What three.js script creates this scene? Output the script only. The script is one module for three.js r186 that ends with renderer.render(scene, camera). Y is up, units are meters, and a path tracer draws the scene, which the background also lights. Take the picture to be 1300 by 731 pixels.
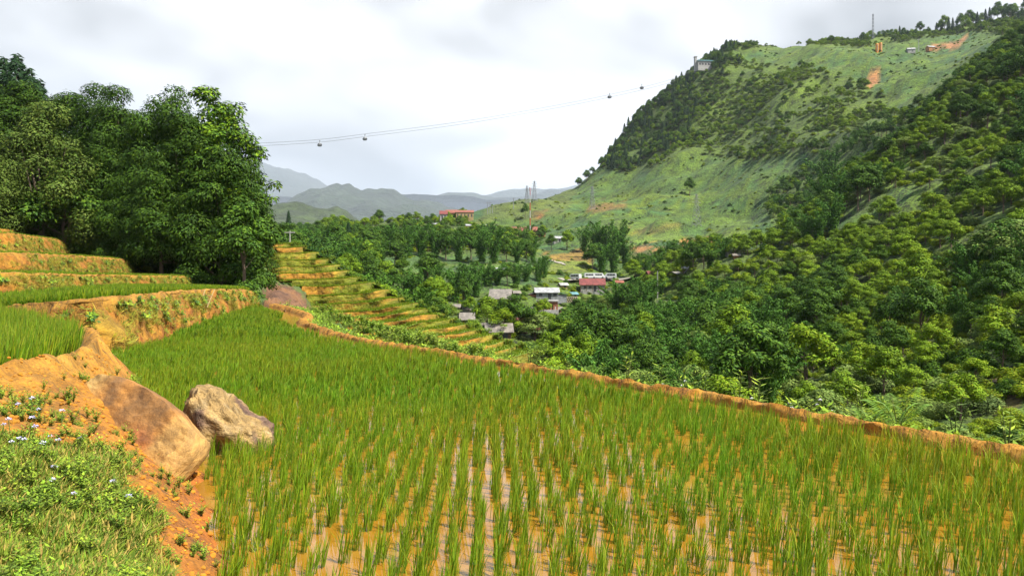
import * as THREE from 'three';
import { mergeGeometries } from 'three/addons/utils/BufferGeometryUtils.js';

// ---------------------------------------------------------------- camera, sky, sun, exposure
const scene = new THREE.Scene();
const F = 982, HOR = 352, EYE = 2.2;                       // focal length and horizon row in photo pixels, eye height above the paddy water
const camera = new THREE.PerspectiveCamera(2 * Math.atan(365.5 / F) * 180 / Math.PI, 1300 / 731, 0.1, 45000);
camera.position.set(0, EYE, 0);
camera.lookAt(0, EYE, -10);
camera.setViewOffset(1300, 731, 0, 365.5 - HOR, 1300, 731);
const renderer = new THREE.WebGLRenderer({ antialias: true });
renderer.setSize(1024, 575);
renderer.toneMapping = THREE.LinearToneMapping;
renderer.toneMappingExposure = 2.3;
renderer.shadowMap.enabled = true;

const SUN = new THREE.Vector3(0.50, 0.80, 0.28).normalize();
const sun = new THREE.DirectionalLight(new THREE.Color(1, 0.95, 0.86), 5);
sun.position.copy(SUN).multiplyScalar(600);
sun.castShadow = true;
sun.shadow.mapSize.set(4096, 4096);
Object.assign(sun.shadow.camera, { left: -900, right: 900, top: 900, bottom: -900, near: 1, far: 2500 });
scene.add(sun, sun.target);
scene.fog = new THREE.FogExp2(new THREE.Color(0.80, 0.90, 1.0), 0.00004);

// ---------------------------------------------------------------- random numbers and noise
function random(seed) {
  let s = seed | 0;
  return () => { s = (s + 0x6d2b79f5) | 0; let t = Math.imul(s ^ (s >>> 15), 1 | s); t = (t + Math.imul(t ^ (t >>> 7), 61 | t)) ^ t; return ((t ^ (t >>> 14)) >>> 0) / 4294967296; };
}
const hash = (x, y, z) => { let h = Math.imul(x, 374761393) ^ Math.imul(y, 668265263) ^ Math.imul(z, 1274126177); h = Math.imul(h ^ (h >>> 13), 1274126177); return ((h ^ (h >>> 16)) >>> 0) / 4294967296; };
const fade = (t) => t * t * t * (t * (t * 6 - 15) + 10), mix = (a, b, t) => a + (b - a) * t, clamp = (x, a, b) => Math.min(b, Math.max(a, x));
const smooth = (a, b, x) => { const t = clamp((x - a) / (b - a), 0, 1); return t * t * (3 - 2 * t); };
function noise(x, y, z = 0) {                              // value noise, -1 to 1
  const i = Math.floor(x), j = Math.floor(y), k = Math.floor(z), a = fade(x - i), b = fade(y - j), c = fade(z - k);
  const h = (p, q, r) => hash(i + p, j + q, k + r);
  return 2 * mix(mix(mix(h(0, 0, 0), h(1, 0, 0), a), mix(h(0, 1, 0), h(1, 1, 0), a), b), c ? mix(mix(h(0, 0, 1), h(1, 0, 1), a), mix(h(0, 1, 1), h(1, 1, 1), a), b) : 0, c) - 1;
}
function fbm(x, y, z = 0, n = 4) { let s = 0, a = 0.5; for (let k = 0; k < n; k++, a *= 0.5, x = x * 2.03 + 17.1, y = y * 2.03 + 5.3, z = z ? z * 2.03 + 3.7 : 0) s += a * noise(x, y, z); return s; }

// ---------------------------------------------------------------- sky: bright broken cloud, blue gaps higher up where the sun comes through
{
  const W = 1024, H = 512, data = new Float32Array(W * H * 4);
  for (let r = 0; r < H; r++) {
    const up = ((r + 0.5) / H - 0.5) * Math.PI, y = Math.sin(up), c = Math.cos(up);
    for (let q = 0; q < W; q++) {
      const round = ((q + 0.5) / W - 0.5) * 2 * Math.PI, x = Math.cos(round) * c, z = Math.sin(round) * c, o = (r * W + q) * 4;
      const k = 1 / (Math.max(y, 0) + 0.16), px = x * k, pz = z * k;
      const warp = fbm(px * 1.1 + 9, pz * 1.1, 0, 3);
      const big = fbm(px * 0.8 + 3 + warp * 0.6, pz * 0.8 + 7, 0, 5), fine = fbm(x * 5 + 31 + warp, y * 8 + 4, z * 5 + 1.5, 5);
      const cover = smooth(-0.12, 0.22, big + 0.62 * (1 - smooth(0.30, 0.72, y)));      // closed low down, broken overhead
      const grey = 0.425 + 0.40 * fine + 0.15 * big, low = 1 - smooth(0.0, 0.27, y);
      const cloud = [grey * 0.985, grey * 1.0, grey * 1.03];
      const veil = [0.245, 0.290, 0.365];
      const blue = [0.078, 0.155, 0.33];
      for (let ch = 0; ch < 3; ch++) {
        let v = mix(blue[ch], cloud[ch], cover);
        v = mix(v, veil[ch], low * 0.72);
        data[o + ch] = v;
      }
      data[o + 3] = 1;
    }
  }
  const sky = new THREE.DataTexture(data, W, H, THREE.RGBAFormat, THREE.FloatType);
  sky.mapping = THREE.EquirectangularReflectionMapping; sky.magFilter = THREE.LinearFilter; sky.needsUpdate = true;
  scene.background = sky; scene.environment = sky;
}

// ---------------------------------------------------------------- helpers
const V = (x, y, z) => new THREE.Vector3(x, y, z);
const at = (u, v, d) => V((u - 650) * d / F, EYE + (HOR - v) * d / F, -d);                // a point seen at a pixel of the photograph, d metres ahead
const onLevel = (u, v, y) => at(u, v, (EYE - y) * F / (v - HOR));                         // a point at height y seen at a pixel
const taken = new Map();
function numbered(name) { const n = taken.get(name) ?? 0; taken.set(name, n + 1); return n ? name + '_' + String(n).padStart(3, '0') : name; }
function tag(o, label, category, group, kind) {
  if (label) o.userData.label = label;
  if (category) o.userData.category = category;
  if (group) o.userData.group = group;
  if (kind) o.userData.kind = kind;
  return o;
}
function mesh(name, geometry, m, parent) {
  const o = new THREE.Mesh(geometry, m);
  o.name = parent ? name : numbered(name);
  o.castShadow = o.receiveShadow = true;
  (parent ?? scene).add(o);
  return o;
}
function group(name, position, turn = 0) { const o = new THREE.Group(); o.name = numbered(name); o.position.copy(position); o.rotation.y = turn; scene.add(o); return o; }
function copy(o, label) {
  const c = o.clone(); c.name = numbered(o.userData.plain ?? o.name.replace(/_\d{3}$/, '')); c.userData = { ...o.userData }; if (label) c.userData.label = label;
  scene.add(c); return c;
}

class Shape {                                              // collects faces with colours and uv in metres, for one mesh
  constructor() { this.p = []; this.c = []; this.t = []; this.i = []; this.m = []; }
  get n() { return this.p.length / 3; }
  vert(x, y, z, c = [1, 1, 1], u = 0, v = 0) { this.p.push(x, y, z); this.c.push(c[0], c[1], c[2]); this.t.push(u, v); return this.n - 1; }
  tri(a, b, c) { this.i.push(a, b, c); }
  quad(a, b, c, d) { this.i.push(a, b, c, a, c, d); }
  leaf(p, dir, side, len, wid, c, fold = 0.12, turned = null) {           // a leaf folded along its midrib
    const nx = dir.y * side.z - dir.z * side.y, ny = dir.z * side.x - dir.x * side.z, nz = dir.x * side.y - dir.y * side.x, m = len * 0.45, w = wid * 0.5, f = -fold * wid;
    const a = this.vert(p.x, p.y, p.z, c, 0.5, 0);
    const l = this.vert(p.x + dir.x * m - side.x * w - nx * f, p.y + dir.y * m - side.y * w - ny * f, p.z + dir.z * m - side.z * w - nz * f, c, 0, 0.45);
    const t = this.vert(p.x + dir.x * len, p.y + dir.y * len - len * 0.08, p.z + dir.z * len, c, 0.5, 1);
    const r = this.vert(p.x + dir.x * m + side.x * w - nx * f, p.y + dir.y * m + side.y * w - ny * f, p.z + dir.z * m + side.z * w - nz * f, c, 1, 0.45);
    this.tri(a, r, t); this.tri(a, t, l);
    if (turned) for (let k = 0; k < 4; k++) this.m.push(turned.x, turned.y, turned.z);   // leaves of a clump turn with it
  }
  tube(path, radius, sides, c) {                           // radius(t)
    const base = this.n, n = path.length, dir = V(0, 1, 0), ax = V(1, 0, 0), ay = V(0, 0, 1);
    for (let k = 0; k < n; k++) {
      dir.subVectors(path[Math.min(k + 1, n - 1)], path[Math.max(k - 1, 0)]).normalize();
      ax.crossVectors(Math.abs(dir.y) > 0.9 ? V(1, 0, 0) : V(0, 1, 0), dir).normalize(); ay.crossVectors(dir, ax);
      const r = radius(k / (n - 1));
      for (let s = 0; s < sides; s++) { const a = s / sides * 2 * Math.PI, x = Math.cos(a) * r, y = Math.sin(a) * r; this.vert(path[k].x + ax.x * x + ay.x * y, path[k].y + ax.y * x + ay.y * y, path[k].z + ax.z * x + ay.z * y, c, s / sides * 6.28 * r, k * 0.3); }
    }
    for (let k = 0; k < n - 1; k++) for (let s = 0; s < sides; s++) { const a = base + k * sides + s, b = base + k * sides + (s + 1) % sides; this.quad(a, b, b + sides, a + sides); }
  }
  box(x0, x1, y0, y1, z0, z1, c) {
    const q = (a, b, d, e, uu, vv) => { const i = this.vert(...a, c, 0, 0); this.vert(...b, c, uu, 0); this.vert(...d, c, uu, vv); this.vert(...e, c, 0, vv); this.quad(i, i + 1, i + 2, i + 3); };
    const X = x1 - x0, Y = y1 - y0, Z = z1 - z0;
    q([x0, y0, z1], [x1, y0, z1], [x1, y1, z1], [x0, y1, z1], X, Y); q([x1, y0, z0], [x0, y0, z0], [x0, y1, z0], [x1, y1, z0], X, Y);
    q([x1, y0, z1], [x1, y0, z0], [x1, y1, z0], [x1, y1, z1], Z, Y); q([x0, y0, z0], [x0, y0, z1], [x0, y1, z1], [x0, y1, z0], Z, Y);
    q([x0, y1, z1], [x1, y1, z1], [x1, y1, z0], [x0, y1, z0], X, Z); q([x0, y0, z0], [x1, y0, z0], [x1, y0, z1], [x0, y0, z1], X, Z);
    return this;
  }
  geometry(flat = false) {
    let g = new THREE.BufferGeometry();
    g.setAttribute('position', new THREE.Float32BufferAttribute(this.p, 3)); g.setAttribute('color', new THREE.Float32BufferAttribute(this.c, 3)); g.setAttribute('uv', new THREE.Float32BufferAttribute(this.t, 2));
    g.setIndex(this.n > 65535 ? new THREE.Uint32BufferAttribute(this.i, 1) : new THREE.Uint16BufferAttribute(this.i, 1));
    if (flat) g = g.toNonIndexed();
    if (this.m.length === this.p.length) g.setAttribute('normal', new THREE.Float32BufferAttribute(this.m, 3)); else g.computeVertexNormals();
    return g;
  }
}
const sheet = (rows, cols, place) => {                     // place(r, c) -> { p, c, u, v }
  const s = new Shape();
  for (let r = 0; r <= rows; r++) for (let c = 0; c <= cols; c++) { const q = place(r, c); s.vert(q.p.x, q.p.y, q.p.z, q.c, q.u ?? q.p.x, q.v ?? -q.p.z); }
  for (let r = 0; r < rows; r++) for (let c = 0; c < cols; c++) { const a = r * (cols + 1) + c; s.quad(a, a + 1, a + cols + 2, a + cols + 1); }
  return s.geometry();
};
const through = (points, n) => new THREE.CatmullRomCurve3(points, false, 'centripetal').getSpacedPoints(n);
function spline(points) {                                  // thin plate through [x, y, value]
  const n = points.length, m = n + 3, A = [], k = (x, y, p) => { const d = (x - p[0]) ** 2 + (y - p[1]) ** 2; return d > 0 ? 0.5 * d * Math.log(d) : 0; };
  for (let i = 0; i < n; i++) A.push([...points.map((p) => k(points[i][0], points[i][1], p)), 1, points[i][0], points[i][1], points[i][2]]);
  for (let i = 0; i < n; i++) A[i][i] += 0.002;
  for (let j = 0; j < 3; j++) A.push([...points.map((p) => [1, p[0], p[1]][j]), 0, 0, 0, 0]);
  for (let i = 0; i < m; i++) {
    let b = i; for (let r = i + 1; r < m; r++) if (Math.abs(A[r][i]) > Math.abs(A[b][i])) b = r;
    [A[i], A[b]] = [A[b], A[i]];
    for (let r = i + 1; r < m; r++) { const f = A[r][i] / A[i][i]; if (f) for (let c = i; c <= m; c++) A[r][c] -= f * A[i][c]; }
  }
  const w = new Array(m);
  for (let i = m - 1; i >= 0; i--) { let s = A[i][m]; for (let c = i + 1; c < m; c++) s -= A[i][c] * w[c]; w[i] = s / A[i][i]; }
  return (x, y) => { let s = w[n] + w[n + 1] * x + w[n + 2] * y; for (let i = 0; i < n; i++) s += w[i] * k(x, y, points[i]); return s; };
}
const inside = (poly, x, y) => { let c = false; for (let i = 0, j = poly.length - 1; i < poly.length; j = i++) { const [a, b] = poly[i], [d, e] = poly[j]; if ((b > y) !== (e > y) && x < (d - a) * (y - b) / (e - b) + a) c = !c; } return c; };

// ---------------------------------------------------------------- materials
function noiseMap(size, make, srgb = true) {
  const d = new Uint8Array(size * size * 4);
  for (let y = 0; y < size; y++) for (let x = 0; x < size; x++) { const c = make(x / size, y / size), o = (y * size + x) * 4; for (let k = 0; k < 3; k++) d[o + k] = clamp(Math.round(c[k] * 255), 0, 255); d[o + 3] = 255; }
  const t = new THREE.DataTexture(d, size, size); t.wrapS = t.wrapT = THREE.RepeatWrapping; t.magFilter = THREE.LinearFilter; if (srgb) t.colorSpace = THREE.SRGBColorSpace; t.needsUpdate = true; return t;
}
const loop = (u, v, f, n, seed) => {                       // noise that repeats at the edges of the tile
  let s = 0, a = 0.5;
  for (let k = 0; k < n; k++, a *= 0.55, f *= 2) {
    const x = u * f, y = v * f, i = Math.floor(x), j = Math.floor(y), p = fade(x - i), q = fade(y - j), h = (m, l) => hash((i + m) % f, (j + l) % f, seed + k * 7);
    s += a * (2 * mix(mix(h(0, 0), h(1, 0), p), mix(h(0, 1), h(1, 1), p), q) - 1);
  }
  return s;
};
const scaled = (t, x, y = x) => { const c = t.clone(); c.repeat.set(x, y); return c; };
const grainMap = noiseMap(512, (u, v) => { const a = loop(u, v, 8, 6, 1), b = loop(u, v, 64, 3, 40); const g = 0.86 + 0.20 * a + 0.14 * b; return [g, g, g]; });
const lumpMap = noiseMap(512, (u, v) => { const g = 0.5 + 0.42 * loop(u, v, 6, 7, 90); return [g, g, g]; }, false);
const earthMap = noiseMap(1024, (u, v) => {                // clods, crumbs and paler dry crust
  const a = loop(u, v, 6, 7, 5), b = loop(u, v, 96, 3, 61), crust = smooth(0.08, 0.4, loop(u, v, 10, 5, 77)), g = 0.84 + 0.22 * a + 0.2 * b;
  return [g + 0.07 * crust, g * (0.97 + 0.1 * crust), g * (0.93 + 0.2 * crust)];
});
const cropMap = noiseMap(512, (u, v) => { const a = loop(u, v, 5, 4, 21), b = loop(u, v, 80, 3, 33), g = 0.80 + 0.34 * a + 0.75 * b; return [g * 1.02, g, g * 0.88]; });
const std = (o) => new THREE.MeshStandardMaterial({ roughness: 0.9, ...o });
const leafy = (o = {}) => new THREE.MeshPhysicalMaterial({ vertexColors: true, side: THREE.DoubleSide, roughness: 0.62, transmission: 0.3, thickness: 0, specularIntensity: 0.35, ...o });
const M = {
  leaves: new THREE.MeshPhysicalMaterial({ vertexColors: true, side: THREE.DoubleSide, roughness: 0.6, specularIntensity: 0.14 }), rice: leafy({ transmission: 0.5, roughness: 0.75, specularIntensity: 0.25 }), bark: std({ color: new THREE.Color(0.12, 0.085, 0.055), bumpMap: lumpMap, bumpScale: 0.03 }),
  earth: std({ vertexColors: true, map: scaled(earthMap, 0.45), bumpMap: scaled(lumpMap, 0.9), bumpScale: 0.11, roughness: 0.95 }),
  hill: std({ vertexColors: true, map: scaled(cropMap, 1 / 34), bumpMap: scaled(lumpMap, 1 / 14), bumpScale: 0.8, roughness: 1 }),
};
// ---------------------------------------------------------------- the valley and the mountain: one height field
const relief = (() => {
  const raw = `1300,760,11 1300,800,16 1300,720,25 1300,600,45 1300,548,58 1500,900,9 1500,820,16 1500,620,40 1100,720,14 1100,720,22 1100,620,40 1100,535,66
850,650,19 850,640,30 850,560,60 850,492,105 640,590,25 640,560,40 640,500,70 640,462,110 640,428,145 480,540,32 480,500,50 480,455,90 480,408,140 400,510,40 400,445,70 400,405,110 400,358,160
300,480,60 300,430,74 0,640,20 150,590,20 0,500,40 150,460,50 -200,640,20 -200,480,45 -400,400,60 0,318,80 100,324,88 200,338,84 300,356,82 330,342,104 0,262,112 100,276,118 200,300,122 300,318,126
0,185,160 100,238,160 200,292,160 300,322,170 -200,262,90 -200,150,160 -400,200,120 -400,60,220 0,250,260 150,300,260 300,326,260 350,336,150 430,348,200 430,320,300 430,302,450 400,296,600 480,372,180 500,340,240 500,320,300 500,302,450 480,295,600
560,397,170 560,347,240 560,326,300 560,304,440 570,284,580 620,407,160 640,380,205 640,347,250 640,326,310 640,305,430 640,287,600 640,268,760 690,402,190 690,362,250 690,337,320 690,314,420 690,297,520 690,264,740
740,372,265 740,347,310 740,324,380 740,302,480 740,277,640 740,243,860 800,388,240 800,352,310 800,322,400 800,297,500 800,267,640 800,232,800 800,194,930 800,166,1000 860,352,310 860,322,400 860,297,490 860,262,620 860,218,760 860,155,920 860,112,1000
920,340,262 920,334,330 920,308,430 920,272,550 920,222,700 920,152,850 920,92,960 920,66,1040 1000,296,270 1000,312,340 1000,292,420 1000,242,520 1000,192,620 1000,132,760 1000,82,920 1000,62,1040
1080,243,290 1080,256,360 1080,224,450 1080,172,560 1080,122,680 1080,82,830 1080,62,1000 1150,190,310 1150,196,400 1150,152,520 1150,112,640 1150,82,800 1150,66,960 1230,125,340 1230,106,450 1230,84,600 1230,64,800 1230,46,960
1300,70,360 1300,56,500 1300,50,700 1300,42,900 760,460,125 760,426,165 820,436,150 820,406,190 880,456,125 880,416,170 880,382,220 950,484,95 950,436,135 950,388,185 950,352,235 1020,504,82 1020,448,115 1020,398,150 1020,338,210
1100,436,110 1100,378,145 1100,310,200 1200,518,66 1200,450,88 1200,380,120 1200,290,175 1200,210,240 1300,510,62 1300,430,80 1300,340,115 1300,240,170 1300,150,250 1450,490,55 1450,310,100 1450,160,180 1450,30,330 1650,300,80 1650,60,200
1100,52,1200 1150,47,1200 1200,42,1200 1300,28,1150 600,300,1000 700,290,1150 750,275,1250 800,235,1300 860,175,1350 920,130,1400 1000,112,1450 1100,95,1600 1200,85,1600 1300,75,1600 1450,70,1500 400,335,1000 200,330,800 0,300,500 500,322,900 600,279,650 560,288,640`;
  const pts = raw.split(/\s+/).map((s) => s.split(',').map(Number)).map(([u, v, d]) => [u / 300, Math.log(d), v]);
  const f = spline(pts);
  const U0 = -420, U1 = 1680, NU = 300, L0 = Math.log(16), L1 = Math.log(1650), NL = 300, grid = new Float32Array((NU + 1) * (NL + 1));
  for (let l = 0; l <= NL; l++) for (let c = 0; c <= NU; c++) {
    const u = mix(U0, U1, c / NU), L = mix(L0, L1, l / NL), d = Math.exp(L), x = (u - 650) * d / F;
    let y = EYE + (HOR - f(u / 300, L)) * d / F;
    y += fbm(x / 90 + 5, d / 90, 0, 4) * smooth(200, 700, d) * 16 + fbm(x / 34, d / 34 + 9, 0, 4) * smooth(70, 300, d) * smooth(640, 860, u) * 11 + fbm(x / 22, d / 22 + 9, 0, 4) * smooth(40, 300, d) * 3.2 + fbm(x / 5, d / 5, 0, 3) * 0.5 * smooth(30, 60, d);
    grid[l * (NU + 1) + c] = y;
  }
  return { U0, U1, NU, L0, L1, NL, grid };
})();
function groundY(x, d) {                                   // height of the valley ground
  const { U0, U1, NU, L0, L1, NL, grid } = relief;
  const a = clamp((650 + x * F / d - U0) / (U1 - U0) * NU, 0, NU - 0.001), b = clamp((Math.log(d) - L0) / (L1 - L0) * NL, 0, NL - 0.001), i = Math.floor(a), j = Math.floor(b), g = (p, q) => grid[(j + q) * (NU + 1) + i + p];
  return mix(mix(g(0, 0), g(1, 0), a - i), mix(g(0, 1), g(1, 1), a - i), b - j);
}
const rowOf = (y, d) => HOR - (y - EYE) * F / d, columnOf = (x, d) => 650 + x * F / d;
function groundAt(u, v, from = 60, to = 1500) {            // the ground that shows at a pixel
  for (let d = from; d < to; d *= 1.006) { const x = (u - 650) * d / F, y = groundY(x, d); if (rowOf(y, d) <= v) return V(x, y, -d); }
  const x = (u - 650) * to / F; return V(x, groundY(x, to), -to);
}
// what grows where: crop fields and bare soil on the slopes (outlines along field edges)
const fieldAreas = [
  [[590, 279], [600, 250], [735, 205], [800, 222], [880, 196], [960, 205], [985, 218], [960, 250], [1000, 300], [960, 318], [900, 312], [800, 345], [740, 352], [690, 356], [672, 330], [690, 300], [640, 300]],
  [[478, 318], [560, 322], [700, 330], [700, 358], [600, 372], [520, 352], [478, 340]],
  [[900, 68], [1000, 58], [1100, 60], [1240, 40], [1286, 46], [1240, 80], [1190, 128], [1140, 150], [1120, 120], [1060, 90], [960, 80]],
  [[960, 205], [1030, 192], [1045, 208], [1000, 232], [962, 250]],
  [[1100, 250], [1160, 232], [1160, 250], [1120, 268], [1070, 300], [1040, 312], [1052, 290]],
];
const tints = [                                            // [outline, colour, strength]
  [[[676, 268], [697, 267], [692, 276], [678, 277]], [0.30, 0.115, 0.035], 1],
  [[[752, 259], [803, 258], [795, 267], [745, 270]], [0.26, 0.15, 0.04], 0.8],
  [[[690, 322], [748, 318], [752, 332], [700, 334]], [0.30, 0.17, 0.03], 0.8],
  [[[700, 334], [752, 332], [752, 346], [700, 348]], [0.15, 0.19, 0.02], 0.9],
  [[[795, 290], [868, 282], [860, 292], [800, 298]], [0.20, 0.17, 0.03], 0.7],
  [[[800, 298], [862, 292], [868, 304], [800, 308]], [0.13, 0.20, 0.025], 0.8],
  [[[797, 312], [846, 310], [846, 316], [797, 316]], [0.34, 0.17, 0.06], 1],
  [[[797, 317], [848, 316], [852, 338], [800, 338]], [0.085, 0.10, 0.02], 0.9],
  [[[905, 275], [945, 270], [950, 290], [900, 293]], [0.10, 0.17, 0.02], 0.9],
  [[[868, 301], [915, 301], [915, 311], [868, 311]], [0.42, 0.18, 0.06], 1],
  [[[1099, 98], [1113, 90], [1110, 112], [1098, 116]], [0.42, 0.19, 0.07], 1],
  [[[1178, 56], [1212, 57], [1232, 44], [1234, 50], [1212, 64], [1178, 64]], [0.38, 0.18, 0.08], 1],
  [[[1032, 304], [1046, 303], [1046, 316], [1034, 316]], [0.45, 0.17, 0.06], 1],
  [[[1240, 470], [1300, 470], [1300, 520], [1255, 520]], [0.16, 0.08, 0.035], 0.7],
  [[[640, 235], [735, 238], [720, 270], [600, 285]], [0.11, 0.14, 0.025], 0.7],
];
function groundTint(x, y, d) {
  const u = columnOf(x, d) + fbm(x / (d * 0.03), d / (d * 0.03) + y / (d * 0.02), 0, 2) * 7, v = rowOf(y, d) + fbm(x / (d * 0.03) + 40, y / (d * 0.02), 0, 2) * 5;
  const n = fbm(x / 40, d / 40, y / 30 + 0.5, 4), n2 = fbm(x / 9, d / 9 + 3, 0, 3);
  let c = [0.092 + 0.04 * n, 0.150 + 0.05 * n, 0.013];
  if (d > 180) for (const a of fieldAreas) if (inside(a, u, v)) {
    const strip = 1.5 * noise(Math.floor(v / 5 + n * 3 + u / 60) * 3.1 + 0.5, Math.floor(u / 38 + n * 2) * 1.7 + 0.5);       // the crop changes from strip to strip
    c = [0.082 + 0.04 * n + 0.022 * strip, 0.150 + 0.04 * n + 0.016 * strip, 0.020 - 0.010 * strip]; break;
  }
  if (d > 180 || v > 460) for (const [a, t, s] of tints) if (inside(a, u, v)) c = [0, 1, 2].map((k) => mix(c[k], t[k], s));
  return c.map((k) => Math.max(0.01, k * (1 + 0.35 * n2)));
}
{
  const { U0, U1, NU, L0, L1, NL, grid } = relief;
  const g = sheet(NL, NU, (r, c) => { const d = Math.exp(mix(L0, L1, r / NL)), x = (mix(U0, U1, c / NU) - 650) * d / F, y = grid[r * (NU + 1) + c]; return { p: V(x, y, -d), c: groundTint(x, y, d) }; });
  tag(mesh('valley_terrain', g, M.hill), 'green valley side and steep mountain of fields and scrub', 'hillside', null, 'structure');
}
// far ridges, each its own hill
const farHill = std({ vertexColors: true, map: scaled(grainMap, 1 / 160), bumpMap: scaled(lumpMap, 1 / 400), bumpScale: 40, roughness: 1 });
function ridge(name, label, line, dist, foot, rough, tint) {
  const us = line.map((p) => p[0]), u0 = us[0], u1 = us[us.length - 1], NC = 220, NR = 60;
  const crest = (u) => { let k = 0; while (k < us.length - 2 && us[k + 1] < u) k++; const t = clamp((u - us[k]) / (us[k + 1] - us[k]), 0, 1); return mix(line[k][1], line[k + 1][1], t * t * (3 - 2 * t) * 0.5 + t * 0.5); };
  const g = sheet(NR, NC, (r, c) => {
    const u = mix(u0, u1, c / NC), s = r / NR, front = s < 0.72 ? s / 0.72 : 1, back = s > 0.72 ? (s - 0.72) / 0.28 : 0;
    const d = dist * (0.62 + 0.38 * front + 0.3 * back), x = (u - 650) * dist / F;
    const top = EYE + (HOR - crest(u)) * dist / F, low = EYE + (HOR - foot) * dist / F;
    const spur = 1 - Math.abs(fbm(x / (rough * 5) + 3, d / (rough * 7), 0, 4)) * 1.7;
    let y = mix(low, top, Math.pow(front, 0.9)) - (1 - spur) * (top - low) * 0.55 * Math.sin(front * Math.PI) - back * (top - low) * 0.8;
    y += fbm(x / rough, d / rough, 0, 4) * rough * 0.16;
    const n = fbm(x / rough * 1.5 + 7, d / rough * 1.5, 0, 4);
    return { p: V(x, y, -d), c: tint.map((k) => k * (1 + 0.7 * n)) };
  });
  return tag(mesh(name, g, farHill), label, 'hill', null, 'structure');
}
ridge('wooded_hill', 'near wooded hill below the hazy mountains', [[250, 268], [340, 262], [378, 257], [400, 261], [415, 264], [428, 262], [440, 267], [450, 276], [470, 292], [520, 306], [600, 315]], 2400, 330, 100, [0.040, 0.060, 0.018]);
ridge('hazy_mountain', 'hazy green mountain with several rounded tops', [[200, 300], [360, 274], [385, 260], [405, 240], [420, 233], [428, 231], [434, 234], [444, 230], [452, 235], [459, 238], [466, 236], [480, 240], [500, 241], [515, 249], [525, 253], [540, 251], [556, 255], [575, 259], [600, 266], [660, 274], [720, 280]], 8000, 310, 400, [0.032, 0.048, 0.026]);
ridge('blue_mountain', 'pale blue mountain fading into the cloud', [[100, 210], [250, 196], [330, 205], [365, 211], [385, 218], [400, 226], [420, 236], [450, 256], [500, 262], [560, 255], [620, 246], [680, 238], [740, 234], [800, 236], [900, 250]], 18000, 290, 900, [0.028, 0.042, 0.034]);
// ---------------------------------------------------------------- the flooded paddy, its bund, the bank and the terraces beside it
const SOIL = [0.36, 0.150, 0.008], SOILRED = [0.36, 0.082, 0.007], SOILPALE = [0.43, 0.23, 0.022], MOSS = [0.24, 0.19, 0.014], GREEN = [0.085, 0.15, 0.014];
const blend = (a, b, t) => a.map((k, i) => mix(k, b[i], clamp(t, 0, 1)));
// bund: the line of its inner foot, from the far kink round to beside the camera
const bundLine = through([...[[330, 388.5], [348, 391], [367, 396.5], [383, 402], [385, 405.5], [376, 410.5], [392, 417], [420, 426.5], [480, 440], [560, 452.5], [640, 466], [740, 483.5], [850, 503.5], [930, 517], [1010, 533], [1090, 549], [1180, 566], [1300, 590], [1450, 622]].map(([u, v]) => onLevel(u, v, 0)), V(7.0, 0, -5.6), V(7.6, 0, -2.5), V(8, 0, 2), V(8, 0, 6)], 900);
{
  const n = bundLine.length - 1, prof = [[-0.12, -0.25], [0.0, 0.0], [0.04, 0.08], [0.09, 0.15], [0.16, 0.195], [0.23, 0.19], [0.29, 0.14], [0.36, 0.02], [0.55, -0.25], [0.95, -0.7], [1.6, -1.4], [2.8, -2.6], [4.5, -4.2], [7, -6.5], [10, -9.5]];
  const g = sheet(n, prof.length - 1, (r, c) => {
    const a = bundLine[Math.max(r - 1, 0)], b = bundLine[Math.min(r + 1, n)], p = bundLine[r], t = V(b.x - a.x, 0, b.z - a.z).normalize(), o = V(t.z, 0, -t.x);
    const far = clamp(-p.z / 30, 0.6, 1.7), w = prof[c][0] * (c < 8 ? far : 1) , k = clamp(-p.z / 40, 0.8, 1.35), lump = c > 0 && c < 8 ? 1 : 0.2;
    const q = V(p.x + o.x * w, prof[c][1] * (c < 8 ? k : 1), p.z + o.z * w);
    q.x += fbm(p.x * 1.3, p.z * 1.3, c * 0.4 + 0.5, 3) * 0.10 * lump; q.z += fbm(p.x * 1.3 + 9, p.z * 1.3, c * 0.4 + 0.5, 3) * 0.10 * lump;
    if (c > 1) q.y += fbm(p.x * 1.7, p.z * 1.7 + 5, c * 0.5 + 0.5, 4) * 0.085 * lump + fbm(p.x * 5, p.z * 5, c * 0.8 + 0.5, 3) * 0.075 * lump;
    const soil = blend(SOIL, SOILPALE, 0.5 + fbm(p.x * 2, p.z * 2, c * 0.3 + 0.5, 3)), out = smooth(7, 9, c);
    return { p: q, c: blend(soil, GREEN, out * 0.85), u: r * 0.1, v: prof[c][0] };
  });
  tag(mesh('paddy_bund', g, M.earth), 'low orange mud bund curving along the edge of the flooded paddy', 'bund', null, 'structure');
}
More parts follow.
